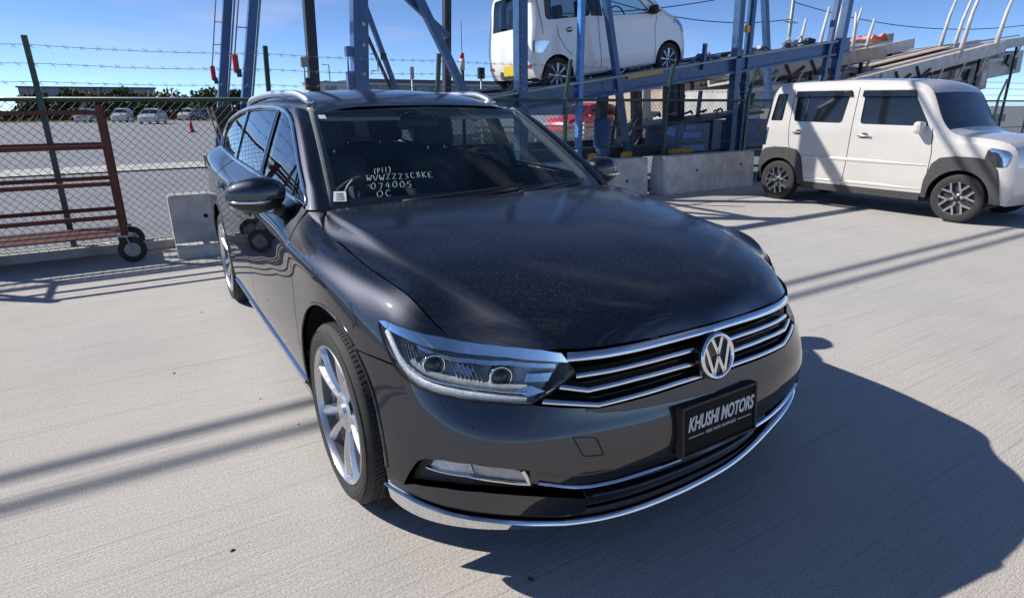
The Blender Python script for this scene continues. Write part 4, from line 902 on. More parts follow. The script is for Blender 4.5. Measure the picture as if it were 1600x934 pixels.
seat(-.37, 1.45); seat(.37, 1.45); seat(-.37, 2.35, .52, True); seat(.37, 2.35, .52, True); seat(0, 2.37, .22, True)
for s_ in (-1, 1):
    MB().prism([(.62, .40), (3.3, .40), (3.3, 1.05), (2.4, 1.02), (1.5, .995), (.8, .965), (.64, .94)], s_*.72, s_*.75, 'X').build('door_trim', CABIN, car)
    GSK.panel('pillar_trim', [(1.50, 1.0), (1.60, 1.0), (1.62, 1.36), (1.52, 1.36)], HEADLINER, car, side=s_, off=-.04, flange=0, h=.15)
    GSK.panel('rear_pillar_trim', [(2.40, 1.03), (2.50, 1.03), (2.54, 1.34), (2.44, 1.34)], HEADLINER, car, side=s_, off=-.04, flange=0, h=.15)
    mb = MB(); E = [w_fn(np.array([wa(1.0, t)]))[0]+np.array((-.012, .03, -.012)) for t in np.linspace(0, 1, 8)]; E = [Vector((e[0]*s_, e[1], e[2])) for e in E]
    mb.tube(E, .028, 8); mb.build('pillar_lining', PILLARIN, car)
RSK.panel('ceiling_lining', [(0, 1.09), (.3, 1.11), (.54, 1.17), (.60, 1.5), (.60, 2.4), (.56, 3.3), (0, 3.4)], HEADLINER, car, both=True, off=-.035, h=.12, flange=0, out=(0, 0, 1))
MB().box((0, 3.58, 1.22), (1.2, .02, .36)).build('rear_window', PRIVACY, car)
mr = empty('rear_view_mirror', (-.02, 1.16, 1.285), 0, car)
MB().box((0, .02, 0), (.235, .03, .065), bev=.014).build('mirror_head', BLACK, mr)
MB().box((0, -.05, .055), (.10, .14, .07), bev=.025).build('sensor_box', BLACK, mr)
for s_, n in ((-1, 0), (1, 0)):
    MB().box((s_*.35, 1.20, 1.335), (.42, .17, .02), Matrix.Rotation(R(18), 3, 'X'), bev=.008).build('sun_visor', HEADLINER, car)
# ---- wipers
for (s0, s1, t1) in ((-.62, .22, .075), (.15, .82, .07)):
    P = [w_fn(np.array([wa(s, tt)]))[0]+np.array((0, -.008, .012)) for s, tt in zip(np.linspace(s0, s1, 8), np.linspace(.015, t1, 8))]
    MB().tube(P, .006, 6).build('wiper', BLACK, car)
# ---- sticker, tag and the hand-written marks on the windscreen
def wpt(s, t, off=.0012):
    a = np.array([wa(s, t)]); n = WSK.normal(a)[0]; n = n if n[2] > 0 else -n
    return Vector(w_fn(a)[0]+n*off)

def strokes(txt, x0, t0, w, hgt, gap, name):
    G = {'(': [[(.7, 1.1), (.3, .8), (.3, .2), (.7, -.1)]], 'P': [[(.1, 0), (.1, 1), (.7, .95), (.75, .6), (.1, .5)]], 'I': [[(.5, 0), (.5, 1)]], ')': [[(.3, 1.1), (.7, .8), (.7, .2), (.3, -.1)]], 'D': [[(.2, .95), (.9, 1), (.95, .5), (.5, .1)]],
         'W': [[(0, 1), (.15, 0), (.4, .6), (.65, 0), (.95, 1)]], 'V': [[(0, 1), (.4, 0), (.9, 1)]], 'N': [[(.1, 0), (.15, 1), (.8, .05), (.85, 1)]], 'Z': [[(.1, .95), (.85, .95), (.1, .05), (.9, .05)]], '3': [[(.1, .95), (.8, .9), (.4, .55), (.85, .25), (.1, .05)]], 'C': [[(.85, .85), (.4, 1), (.1, .5), (.4, .02), (.9, .12)]],
         '8': [[(.5, .55), (.2, .8), (.5, 1), (.8, .8), (.2, .25), (.5, 0), (.85, .25), (.5, .55)]], 'K': [[(.15, 0), (.15, 1)], [(.85, 1), (.2, .5), (.9, 0)]], 'E': [[(.9, .95), (.15, .95), (.15, .05), (.9, .05)], [(.15, .5), (.7, .5)]], '0': [[(.5, 1), (.1, .6), (.2, .1), (.6, 0), (.9, .45), (.75, .9), (.5, 1)]], '7': [[(.1, .95), (.85, .95), (.4, 0)]], '4': [[(.55, 1), (.1, .35), (.9, .35)], [(.65, .7), (.6, 0)]], '5': [[(.85, .95), (.3, .95), (.2, .55), (.75, .5), (.7, .1), (.15, .02)]], 'O': [[(.5, 1), (.05, .6), (.2, .1), (.6, 0), (.95, .45), (.75, .9), (.5, 1)]], '2': [[(.1, .8), (.5, 1), (.85, .75), (.1, .05), (.9, .05)]]}
    mb = MB(); x = x0
    for ch in txt:
        for st__ in G.get(ch, []):
            P = np.array(st__); d = np.r_[0, np.cumsum(np.linalg.norm(np.diff(P, axis=0), axis=1))]; q = np.linspace(0, d[-1], 4*len(P)); X = np.interp(q, d, P[:, 0]); Y = np.interp(q, d, P[:, 1])
            mb.tube([wpt(x+a*w+.006*math.sin(9*x+3*b)*0+.010*b, t0+b*hgt+.004*math.sin(37*x), -.004) for a, b in zip(X, Y)], .0015, 5)
        x += w+gap
    mb.build(name, WHITEPAINT, wso)
strokes('(PII)', -.715, .285, .018, .045, .005, 'marker_line'); strokes('WVWZZZ3C8KE', -.77, .222, .031, .050, .007, 'marker_line'); strokes('074005', -.765, .152, .034, .052, .009, 'marker_line'); strokes('OC', -.745, .088, .038, .052, .010, 'marker_line')
# hanging paper tag, inspection sticker
q = [wpt(s, t, .003) for s, t in ((-.985, .062), (-.915, .058), (-.905, .138), (-.972, .142))]; MB().add([tuple(v) for v in q], [(0, 1, 2, 3)]).build('paper_tag', WHITEPAINT, wso)
for k in range(5):
    a, b = wpt(-.970+.002*k, .072+.013*k, .0036), wpt(-.925+.002*(k % 3), .070+.013*k, .0036); MB().tube([a, b], .0018, 4).build('tag_print', CLAD_T, wso)
MB().tube([wpt(-.91, .14, .004), wpt(-.885, .185, .006), wpt(-.852, .228, .004)], .0024, 5).build('tag_string', WHITEPAINT, wso)
q = [wpt(s, t, .0015) for s, t in ((-.945, .885), (-.895, .88), (-.90, .93), (-.95, .935))]; MB().add([tuple(v) for v in q], [(0, 1, 2, 3)]).build('inspection_sticker', STICK, wso)

# ================================================================= box-shaped vehicles
WHITECAR = vary(mat('white_car_paint', (.60, .575, .54), .30, 0, 1.0), 3, .03, .05)
DKTINT = vary(mat('dark_tinted_glass', (.010, .013, .016), .04, 0, .0, spec=.8), 4, .3, .01)
CLAD = vary(mat('grey_cladding', (.052, .052, .055), .62), 30, .2, .08, .05, 200)
YELLOWP = vary(mat('yellow_plate', (.78, .55, .04), .45), 30, .08, .05)
class Vehicle:
    """front at -y, axle of the front wheels at y = 0, ground at z = 0"""
    def __init__(s, root, sil, rad, W, zb=1.0, tumble=.16, tuck=.05, crown=.03, h=.06):
        s.root = root; s.S = np.asarray(sil, float); s.W = W; s.zb = zb; s.tumble = tumble; s.tuck = tuck; s.crown = crown; s.h = h
        d = np.r_[0, np.cumsum(np.linalg.norm(np.diff(s.S, axis=0), axis=1))]; s.d = d; s.L = d[-1]
        s.M = nat_spline(d, s.S); t = np.linspace(0, s.L, 100); s.P = spl_eval(d, s.S, s.M, t); s.t = t
        s.rad = np.interp(t, d, rad)
        s.side = Skin(s.side_fn); s.band = Skin(s.band_fn)
    def wz(s, z): return s.W-s.tumble*np.maximum(z-s.zb, 0)-.25*s.tumble*np.maximum(z-s.zb, 0)**2-s.tuck*np.maximum(.45-z, 0)/.3
    def near(s, a):
        best = np.full(len(a), 1e9); rr = np.zeros(len(a)); sg = np.ones(len(a))
        for i in range(len(s.P)-1):
            p, q = s.P[i], s.P[i+1]; ab = q-p; t = np.clip(((a-p)@ab)/(ab@ab), 0, 1); dd = np.sqrt(((a-(p+t[:, None]*ab))**2).sum(1))
            k = dd < best; best[k] = dd[k]; rr[k] = (s.rad[i]*(1-t)+s.rad[i+1]*t)[k]
            sg[k] = np.sign(ab[0]*(a[:, 1]-p[1])-ab[1]*(a[:, 0]-p[0]))[k]
        return -best*np.where(sg == 0, 1, sg), rr
    def side_fn(s, a):
        d, r = s.near(a); e = np.maximum(1-d/np.maximum(r, 1e-4), 0); hw = s.wz(a[:, 1])-r*.55*e**2.2
        return np.stack([hw, a[:, 0], a[:, 1]], 1)
    def band_fn(s, a):
        t = np.clip(a[:, 0], 0, s.L); p = spl_eval(s.d, s.S, s.M, t); e = .01
        tg = spl_eval(s.d, s.S, s.M, np.clip(t+e, 0, s.L))-spl_eval(s.d, s.S, s.M, np.clip(t-e, 0, s.L)); tg /= np.linalg.norm(tg, axis=1)[:, None]; n = np.stack([-tg[:, 1], tg[:, 0]], 1)
        r = np.interp(t, s.t, s.rad); hw = s.wz(p[:, 1])-r*.55; w = a[:, 1]; c = s.crown*(1-np.minimum(w*w, 1.0))
        q = p+n*c[:, None]; return np.stack([w*hw, q[:, 0], q[:, 1]], 1)
    def outline(s, arches, zl, n=90):
        """side outline with wheel arches cut from the lower edge"""
        t = np.linspace(0, s.L, n); P = [tuple(q) for q in spl_eval(s.d, s.S, s.M, t)]; low = []
        for (yc, zc, ra) in sorted(arches, key=lambda q: -q[0]):
            a0 = math.degrees(math.asin(max(-1, (zl-zc)/ra))); low += arc(yc, zc, ra, a0, 180-a0, 18)
        return P+low
    def at_y(s, y, top=True):
        k = s.P[:, 1] > .9
        i = np.where(k)[0]; return float(s.t[i[np.argmin(np.abs(s.P[i, 0]-y))]])
def rounded(poly, r=.04, n=4):
    out = []; m = len(poly)
    for i in range(m):
        p = np.array(poly[i], float); a = np.array(poly[i-1], float); b = np.array(poly[(i+1) % m], float); u = (a-p)/np.linalg.norm(a-p); v = (b-p)/np.linalg.norm(b-p); rr = min(r, .4*np.linalg.norm(a-p), .4*np.linalg.norm(b-p))
        for k in range(n+1):
            t = k/n; out.append(tuple(p+u*rr*(1-t)**2+v*rr*t**2))
    return out
def shrink(poly, d):
    P = np.asarray(poly, float); c = P.mean(0); q = P-c; return [tuple(v) for v in c+q*(1-d/np.maximum(np.linalg.norm(q, axis=1), .05))[:, None]]

# ---- the white crossover parked to the right of the wagon
hus = empty('compact_crossover', (7.70, 1.355, 0)); tag(hus, 'boxy white crossover with grey wheel arch cladding parked at the right', 'car')
SIL = [(-.48, .25), (-.515, .40), (-.515, .60), (-.495, .78), (-.43, .915), (-.32, .965), (0, 1.005), (.15, 1.03), (.23, 1.08), (.47, 1.46), (.54, 1.555), (.66, 1.62), (.95, 1.662), (1.5, 1.685), (2.2, 1.685), (2.52, 1.668), (2.64, 1.625), (2.695, 1.54), (2.72, 1.35), (2.755, 1.05), (2.79, .80), (2.81, .60), (2.805, .40), (2.77, .27)]
RAD = [.10, .14, .16, .16, .14, .12, .10, .09, .06, .06, .07, .09, .10, .10, .10, .10, .10, .11, .11, .12, .14, .15, .15, .12]
V = Vehicle(hus, SIL, RAD, .7375, zb=1.05, tumble=.10, tuck=.03, crown=.035)
ARC = [(0, .29, .335), (2.425, .29, .335)]
qw = rounded([(2.455, 1.155), (2.655, 1.155), (2.60, 1.535), (2.435, 1.535)], .03)
rw_ = rounded([(1.545, 1.135), (2.27, 1.15), (2.28, 1.54), (1.50, 1.535)], .05)
fw_ = rounded([(.44, 1.115), (1.295, 1.13), (1.305, 1.53), (.70, 1.52)], .05)
for s_ in (-1, 1):
    p = V.side.panel('body_side', V.outline(ARC, .30), WHITECAR, hus, side=s_, h=.05, holes=[qw, rw_, fw_], flange=.02, out=(1, 0, 0))
    for nm, w in (('quarter_window', qw), ('rear_door_window', rw_), ('front_door_window', fw_)):
        V.side.panel(nm, w, DKTINT, hus, side=s_, h=.1, off=-.014, flange=0, out=(1, 0, 0))
        V.side.ribbon('window_seal', list(w)+[w[0]], .006, BLACK, hus, side=s_, off=-.010, thick=.004, round_=False)
    V.side.ribbon('window_divider', [(2.10, 1.16), (2.10, 1.52)], .010, BLACK, hus, side=s_, off=-.010, thick=.004)
    for a, b in (((1.49, 1.555), (2.29, 1.56)), ((.69, 1.54), (1.325, 1.55))):
        V.side.panel('rain_visor', [a, b, (b[0]+.005, b[1]-.075), (a[0]-.03, a[1]-.075)], GLOSSBLK, hus, side=s_, h=.06, off=.022, flange=.02, out=(1, 0, 0))
    for (y0, z0) in ((2.165, .995), (1.205, .975)):
        V.side.ribbon('door_handle', [(y0-.085, z0), (y0-.06, z0+.004), (y0+.06, z0+.004), (y0+.085, z0)], [.006, .012, .012, .006], CHROME, hus, side=s_, off=.020, thick=.010)
        c = [(y0+.055*math.cos(t), z0+.008+.036*math.sin(t)) for t in np.linspace(0, 2*math.pi, 13)[:-1]]; V.side.panel('handle_cup', c, CLAD, hus, side=s_, h=.03, off=.0015, flange=0, out=(1, 0, 0))
    for L in ([(1.395, 1.60), (1.395, 1.0), (1.40, .6), (1.42, .31)], [(2.33, 1.58), (2.33, 1.1), (2.30, .82), (2.16, .60), (2.02, .31)], [(.40, 1.10), (.36, .8), (.37, .31)]):
        V.side.ribbon('door_gap', L, .004, DARKGAP, hus, side=s_, off=.0, thick=.0015, round_=False)
    V.side.ribbon('body_crease', [(.40, .655), (1.2, .66), (2.05, .665)], [.004, .022, .022, .012], WHITECAR, hus, side=s_, off=.0, thick=.010)
    V.side.ribbon('lower_crease', [(.40, .36), (1.2, .36), (1.98, .36)], [.004, .02, .02, .004], WHITECAR, hus, side=s_, off=.0, thick=.008)
    for (yc, zc, ra) in ARC:
        oo = [(yc+.395, .27)]+[(yc+.385, .48), (yc+.33, .68), (yc+.25, .755), (yc+.1, .78), (yc-.1, .78), (yc-.27, .755), (yc-.35, .66), (yc-.40, .48), (yc-.44, .27)]+arc(yc, zc, ra, 184, -4, 22)
        V.side.panel('arch_cladding', oo, CLAD, hus, side=s_, h=.05, off=.016, flange=.03, out=(1, 0, 0))
    V.side.panel('sill_cladding', [(.40, .31), (2.02, .31), (2.0, .22), (.42, .22)], CLAD, hus, side=s_, h=.06, off=.008, flange=.04, out=(1, 0, 0))
    hl = V.side.panel('tail_lamp', rounded([(2.66, 1.06), (2.735, 1.06), (2.775, .80), (2.69, .80)], .02), REFLECTOR, hus, side=s_, h=.05, off=.006, flange=.01, out=(1, 0, 0))
    V.side.panel('headlamp', rounded([(-.44, .86), (-.22, .90), (-.20, .70), (-.42, .68)], .06), REFLECTOR, hus, side=s_, h=.05, off=.006, flange=.01, out=(1, 0, 0))
    V.side.panel('bumper_corner', [(2.70, .66), (2.805, .64), (2.80, .40), (2.77, .30), (2.72, .30)], CLAD, hus, side=s_, h=.05, off=.012, flange=.02, out=(1, 0, 0))
    mm = MB(); mm.box((s_*.80, .52, 1.10), (.17, .10, .15), bev=.04).build('door_mirror', WHITECAR, hus)
ws0, ws1 = V.at_y(.25), V.at_y(.50); rg0, rg1 = V.at_y(2.70), V.L-.62
for (a, b, m_) in ((0, ws0, WHITECAR), (ws1, rg0-.06, WHITECAR)):
    V.band.panel('body_top', [(a, -1), (b, -1), (b, 1), (a, 1)], m_, hus, side=1, h=.09, flange=0, out=(0, 0, .1) if a > 0 else (0, -1, .5))
V.band.panel('windscreen', [(ws0, -1), (ws1, -1), (ws1, 1), (ws0, 1)], DKTINT, hus, side=1, h=.1, flange=0, off=-.004, out=(0, -1, .5))
rear = [(rg0-.06, -1), (V.L, -1), (V.L, 1), (rg0-.06, 1)]; rgl = [(rg0+.04, -.84), (rg0+.40, -.84), (rg0+.40, .84), (rg0+.04, .84)]
V.band.panel('tailgate', rear, WHITECAR, hus, side=1, h=.09, flange=.01, holes=[rgl], out=(0, 1, 0)); V.band.panel('rear_window', rgl, DKTINT, hus, side=1, h=.1, flange=0, off=-.006, out=(0, 1, 0))
MB().box((0, 1.15, .24), (1.3, 2.9, .08)).build('underbody', BLACK, hus)
for y in (0, 2.425):
    for s_ in (-1, 1):
        w, ro, x1, rr, hw = make_wheel(hus, (s_*.645, y, .290), s_, 0, ALLOY, .290, .198, .165)
        MB().lathe([(x1-.035*s_, rr-.01), (x1-.036*s_, .01)], 32).build('wheel_face', BLACK, w)
        for k in range(6):
            mb = MB(); a = 2*math.pi*k/6+.3; spoke(mb, a, x1-.006*s_, .03, rr*.52, .020, .016, .03, s_, .006)
            for dd in (-.20, .20):
                Rm = Matrix.Rotation(a, 3, 'X'); p0 = Rm@Vector((x1-.012*s_, 0, rr*.48)); p1 = Rm@Vector((x1-.010*s_, math.sin(dd)*rr*1.45, rr*.95)); mb.beam(p0, p1, .022, .028, up=(1, 0, 0))
            mb.build('spoke', SATIN, ro)
        MB().lathe([(x1-.03*s_, .045), (x1-.004*s_, .036), (x1-.002*s_, .0005)], 20).build('hub', BLACK, ro)
    q = arc(y, .29, .35, -10, 190, 20); n = len(q)
    for s_ in (-1, 1):
        MB().add([(s_*.725, a, b) for a, b in q]+[(s_*.45, a, b) for a, b in q], [(i, i+1, n+i+1, n+i) for i in range(n-1)]+[tuple(range(n, 2*n))], True).build('wheel_well', DARKGAP, hus)

KEIWHITE = vary(mat('bright_white_paint', (.80, .80, .79), .30, 0, 1.0), 3, .03, .05)
# ---- the white kei van standing on the carrier deck
kei = empty('kei_van', (0, 0, 0)); tag(kei, 'white kei van with yellow plate standing on the tilted carrier deck', 'van')
SIL = [(-.46, .26), (-.50, .42), (-.495, .60), (-.46, .75), (-.38, .88), (-.22, .965), (-.04, 1.035), (.04, 1.08), (.42, 1.44), (.52, 1.53), (.66, 1.585), (1.0, 1.635), (1.6, 1.655), (2.2, 1.645), (2.58, 1.615), (2.70, 1.57), (2.755, 1.48), (2.79, 1.30), (2.83, 1.03), (2.875, .80), (2.895, .60), (2.89, .42), (2.85, .29)]
RAD = [.14, .2, .22, .2, .18, .13, .10, .08, .07, .08, .09, .10, .10, .10, .11, .12, .13, .14, .14, .14, .15, .15, .12]
K = Vehicle(kei, SIL, RAD, .7375, zb=1.0, tumble=.12, tuck=.04, crown=.03)
ARC = [(0, .28, .315), (2.46, .28, .315)]
kr = rounded([(1.72, 1.10), (2.62, 1.10), (2.58, 1.53), (1.74, 1.53)], .09); kf = rounded([(.40, 1.05), (1.47, 1.08), (1.50, 1.53), (.86, 1.51)], .05); kq = rounded([(.14, 1.06), (.32, 1.07), (.60, 1.40)], .03)
for s_ in (-1, 1):
    K.side.panel('body_side', K.outline(ARC, .24), KEIWHITE, kei, side=s_, h=.06, holes=[kr, kf, kq], flange=.02, out=(1, 0, 0))
    for nm, w, gm_ in (('rear_window', kr, PRIVACY), ('front_window', kf, SIDEGLASS), ('corner_window', kq, SIDEGLASS)):
        K.side.panel(nm, w, gm_, kei, side=s_, h=.12, off=-.014, flange=0, out=(1, 0, 0)); K.side.ribbon('window_seal', list(w)+[w[0]], .009, BLACK, kei, side=s_, off=-.010, thick=.004, round_=False)
    K.side.panel('pillar_black', [(1.48, 1.08), (1.72, 1.10), (1.74, 1.53), (1.51, 1.53)], GLOSSBLK, kei, side=s_, h=.1, off=.001, flange=0, out=(1, 0, 0))
    for L in ([(1.58, 1.60), (1.58, .8), (1.56, .30)], [(2.72, 1.52), (2.70, 1.0), (2.69, .90)], [(2.42, 1.02), (2.40, .86), (2.28, .66), (2.16, .56)], [(.28, 1.0), (.33, .8), (.34, .32)]):
        K.side.ribbon('door_gap', L, .0045, DARKGAP, kei, side=s_, off=.0, thick=.0015, round_=False)
    for (y0, z0) in ((2.18, .93), (1.36, .915)):
        K.side.ribbon('door_handle', [(y0-.09, z0), (y0, z0+.005), (y0+.09, z0)], [.006, .014, .006], KEIWHITE, kei, side=s_, off=.018, thick=.012)
        c = [(y0+.07*math.cos(t), z0+.04*math.sin(t)) for t in np.linspace(0, 2*math.pi, 13)[:-1]]; K.side.panel('handle_cup', c, CLAD, kei, side=s_, h=.03, off=.0012, flange=0, out=(1, 0, 0))
    K.side.panel('tail_lamp', rounded([(2.58, .80), (2.86, .83), (2.885, .66), (2.74, .64)], .02), REFLECTOR, kei, side=s_, h=.05, off=.006, flange=.01, out=(1, 0, 0))
    K.side.panel('headlamp', rounded([(-.43, .80), (-.15, .92), (-.12, .86), (-.40, .68)], .02), REFLECTOR, kei, side=s_, h=.05, off=.006, flange=.01, out=(1, 0, 0))
    K.side.ribbon('sill_strip', [(.36, .27), (1.2, .27), (2.1, .27)], [.02, .03, .03], KEIWHITE, kei, side=s_, off=.004, thick=.012)
    MB().box((s_*.82, .42, 1.10), (.18, .09, .15), bev=.04).build('door_mirror', KEIWHITE if s_ > 0 else BLACK, kei)
    MB().box((s_*.56, 2.905, .47), (.14, .02, .05), bev=.008).build('reflector', REDLENS, kei)
ws0, ws1 = K.at_y(.06), K.at_y(.48); rg0 = K.at_y(2.66); rg = [(rg0+.10, -.80), (rg0+.58, -.80), (rg0+.58, .80), (rg0+.10, .80)]
K.band.panel('body_top', [(0, -1), (ws0, -1), (ws0, 1), (0, 1)], KEIWHITE, kei, side=1, h=.1, flange=0, out=(0, -1, .5)); K.band.panel('roof', [(ws1, -1), (rg0, -1), (rg0, 1), (ws1, 1)], KEIWHITE, kei, side=1, h=.1, flange=0, out=(0, 0, 1))
K.band.panel('windscreen', [(ws0, -1), (ws1, -1), (ws1, 1), (ws0, 1)], WINDSCREEN, kei, side=1, h=.1, flange=0, off=-.004, out=(0, -1, .5))
K.band.panel('tailgate', [(rg0, -1), (K.L, -1), (K.L, 1), (rg0, 1)], KEIWHITE, kei, side=1, h=.09, holes=[rg], flange=.01, out=(0, 1, 0)); K.band.panel('rear_window', rg, PRIVACY, kei, side=1, h=.1, flange=0, off=-.006, out=(0, 1, 0))
MB().box((0, 2.90, .40), (.62, .03, .20), bev=.02).build('bumper_insert', CLAD, kei); MB().box((0, 2.925, .43), (.33, .012, .165)).build('number_plate', YELLOWP, kei)
MB().box((0, 2.89, .80), (.07, .02, .07), Matrix.Rotation(R(45), 3, 'Y'), bev=.008).build('badge', CHROME, kei); MB().box((-.40, 2.865, .86), (.16, .012, .035), bev=.004).build('model_badge', SATIN, kei)
MB().box((0, 1.2, .26), (1.3, 3.0, .06)).build('underbody', BLACK, kei)
for (x, y) in ((-.33, 1.25), (.33, 1.25), (-.33, 2.15), (.33, 2.15)):
    sg = MB(); sg.box((x, y, .62), (.48, .48, .16), bev=.05).box((x, y+.27, .92), (.46, .15, .56), Matrix.Rotation(R(-14), 3, 'X'), bev=.06).box((x, y+.36, 1.28), (.26, .10, .20), bev=.04); sg.build('seat', SEATM, kei)
MB().box((0, .45, .92), (1.3, .42, .30), bev=.06).build('dashboard', CABIN, kei)
MB().tube([(-.33+.17*math.cos(t), .80+.06*math.sin(t), 1.08+.16*math.sin(t)) for t in np.linspace(0, 2*math.pi, 21)[:-1]], .013, 6, closed=True).build('steering_wheel', BLACK, kei)
for y in (0, 2.46):
    for s_ in (-1, 1):
        w, ro, x1, rr, hw = make_wheel(kei, (s_*.65, y, .278), s_, 0, ALLOY, .278, .192, .155)
        MB().lathe([(x1-.035*s_, rr-.01), (x1-.036*s_, .01)], 32).build('wheel_face', BLACK, w)
        for k in range(8):
            mb = MB(); spoke(mb, 2*math.pi*k/8+.2, x1-.006*s_, .03, rr-.006, .010, .026, .03, s_, .006); mb.build('spoke', SATIN, ro)
        MB().lathe([(x1-.03*s_, .05), (x1-.006*s_, .042), (x1-.003*s_, .0005)], 20).build('hub', SATIN, ro)
    q = arc(y, .28, .33, -10, 190, 20); n = len(q)
    for s_ in (-1, 1):
        MB().add([(s_*.72, a, b) for a, b in q]+[(s_*.45, a, b) for a, b in q], [(i, i+1, n+i+1, n+i) for i in range(n-1)]+[tuple(range(n, 2*n))], True).build('wheel_well', DARKGAP, kei)
KT = R(7.6); kei.rotation_euler = (-KT, 0, R(90))
# the rear axle stands at (4.68, 7.06, 1.85) less the wheel radius
_u = Vector((math.cos(KT), 0, math.sin(KT))); _n = Vector((-math.sin(KT), 0, math.cos(KT)))
kei.location = Vector((4.68, 7.06, 1.85))-_n*.278+_u*2.46

# ================================================================= fence, blocks, cart
FGREEN = vary(mat('green_fence_paint', (.007, .048, .034), .45, .0, .2), 20, .3, .1)
WIREM = vary(mat('coated_wire', (.018, .026, .024), .7), 30, .3, .1)
BARB = vary(mat('galvanised_wire', (.22, .22, .23), .45, .8), 20, .2, .1)
BLOCKM = vary(mat('block_concrete', (.55, .53, .50), .92), 5, .28, .05, .35, 120, 8)
BLUES = vary(mat('carrier_blue_steel', (.030, .088, .215), .42, .0, .25), 6, .30, .12, .08, 80)
BLUEL = vary(mat('carrier_bright_blue', (.07, .24, .60), .40, .0, .25), 8, .22, .12)
BLUED = vary(mat('carrier_dark_steel', (.016, .022, .032), .5, .0, .1), 8, .4, .12, .08, 80)
RUST = vary(mat('rusty_frame', (.11, .035, .022), .7, .2), 18, .4, .1, .2, 100)
ORANGE = vary(mat('orange_reflector', (.85, .28, .01), .4), 20, .15, .08)
PADYEL = vary(mat('yellow_pad_paint', (.72, .40, .03), .5), 20, .2, .08)
REDP = vary(mat('red_box_paint', (.42, .02, .015), .45), 20, .2, .08)
GREYM = vary(mat('grey_metal', (.30, .31, .32), .5, .4), 12, .2, .1)
WHITES = vary(mat('weathered_white_steel', (.52, .50, .47), .55), 3, .22, .1, .1, 60, 8)
TANS = vary(mat('dusty_tan_deck', (.43, .345, .285), .7), 3, .3, .1, .15, 60, 8)
WOODM = vary(mat('pale_wood', (.36, .26, .17), .8), 10, .25, .05)
fence = empty('chain_link_fence', (0, 5.25, 0)); tag(fence, 'green chain link fence with barbed wire running behind the cars', 'fence')
FX0, FX1, FZ = -6.05, 22.0, 1.46
for i in range(15):
    x = -5.98+2.0*i
    if x > FX1: break
    mb = MB(); mb.beam((x, 0, .02), (x, 0, 1.52), .048, .048); mb.beam((x, 0, 1.52), (x-.0, -.10, 1.99), .045, .040); mb.build('post', FGREEN, fence)
for z, r in ((FZ, .021), (.78, .010), (.075, .016)): MB().cyl((FX0, .0, z), (FX1, .0, z), r, 8).build('rail', FGREEN, fence)
for j, (z, yy) in enumerate(((1.61, -.02), (1.765, -.055), (1.915, -.088))):
    P = []; rg_ = random.Random(j)
    for i in range(15):
        x = -5.98+2*i
        if x > FX1-2: break
        for t in np.linspace(0, 1, 9)[:-1]: P.append((x+2*t, yy, z-.018*4*t*(1-t)+rg_.uniform(-.002, .002)))
    mb = MB(); mb.tube(P, .0022, 4); x = FX0+.1
    while x < FX1-2.2:
        for d in ((.02, .012, .02), (-.02, .012, .018)): mb.beam((x-d[0], yy-d[1], z-.012-d[2]), (x+d[0], yy+d[1], z-.012+d[2]), .003)
        x += .125
    mb.build('barbed_wire', BARB, fence)
mb = MB(); pit = .075; x = FX0-FZ
while x < FX1:
    for sg in (1, -1):
        a, b = Vector((x, .006*sg, .06)), Vector((x+FZ-.06, .006*sg, FZ))
        if sg < 0: a, b = Vector((x+FZ-.06, .006*sg, .06)), Vector((x, .006*sg, FZ))
        mb.tube([a, b], .0026, 3, cap=False, smooth=False)
    x += pit
me_ = mb.mesh('mesh', fix=False); o = link('wire_mesh', me_, WIREM, fence); o['kind'] = 'stuff'
# kerb under the fence
MB().prism([(5.10, 0), (5.40, 0), (5.39, .05), (5.11, .05)], FX0, FX1, 'X')
MB().box((-3.6, 5.12, .045), (5.0, .09, .09), bev=.01).build('fence_kerb', BLOCKM).__setitem__('kind', 'structure')
def block(name, x0, x1, y, h, label, holes=(), d=.42, rz=0.):
    root = empty(name, ((x0+x1)/2, y, 0), rz); L = (x1-x0)/2
    b = MB(); b.prism([(-d/2, 0), (d/2, 0), (d/2-.05, h), (-d/2+.05, h)], -L, L, 'X'); me = b.mesh('block_body')
    bm = bmesh.new(); bm.from_mesh(me); bmesh.ops.bevel(bm, geom=bm.edges[:], offset=.015, segments=2, affect='EDGES'); bm.to_mesh(me); bm.free(); link('block_body', me, BLOCKM, root)
    for (x, z) in holes:
        yy = -d/2+.05*z/h; MB().tube([(x, yy-.003, z), (x, yy+.02, z)], .022, 12).build('lifting_hole', DARKGAP, root)
    tag(root, label, 'concrete block', 'concrete barrier blocks along the fence'); return root
block('concrete_barrier', -1.12, .75, 5.22-.16, .54, 'concrete barrier block at the left behind the rear wheel of the wagon', [(-.62, .32)], d=.30)
block('concrete_barrier', 5.79, 8.02, 5.13, .61, 'long concrete barrier block beside the tail of the white crossover', [(-.35, .36), (.75, .40)], d=.36)
block('concrete_barrier', 3.6, 5.60, 5.28, .60, 'concrete barrier block seen past the left mirror of the wagon', [(.55, .26)], d=.36)
ws = empty('wheel_stop', (-.35, 4.55, 0)); MB().prism([(-.10, 0), (.10, 0), (.085, .115), (-.085, .115)], -.78, .6, 'X').build('stop_body', BLOCKM, ws); tag(ws, 'low concrete wheel stop in front of the left barrier block', 'wheel stop')
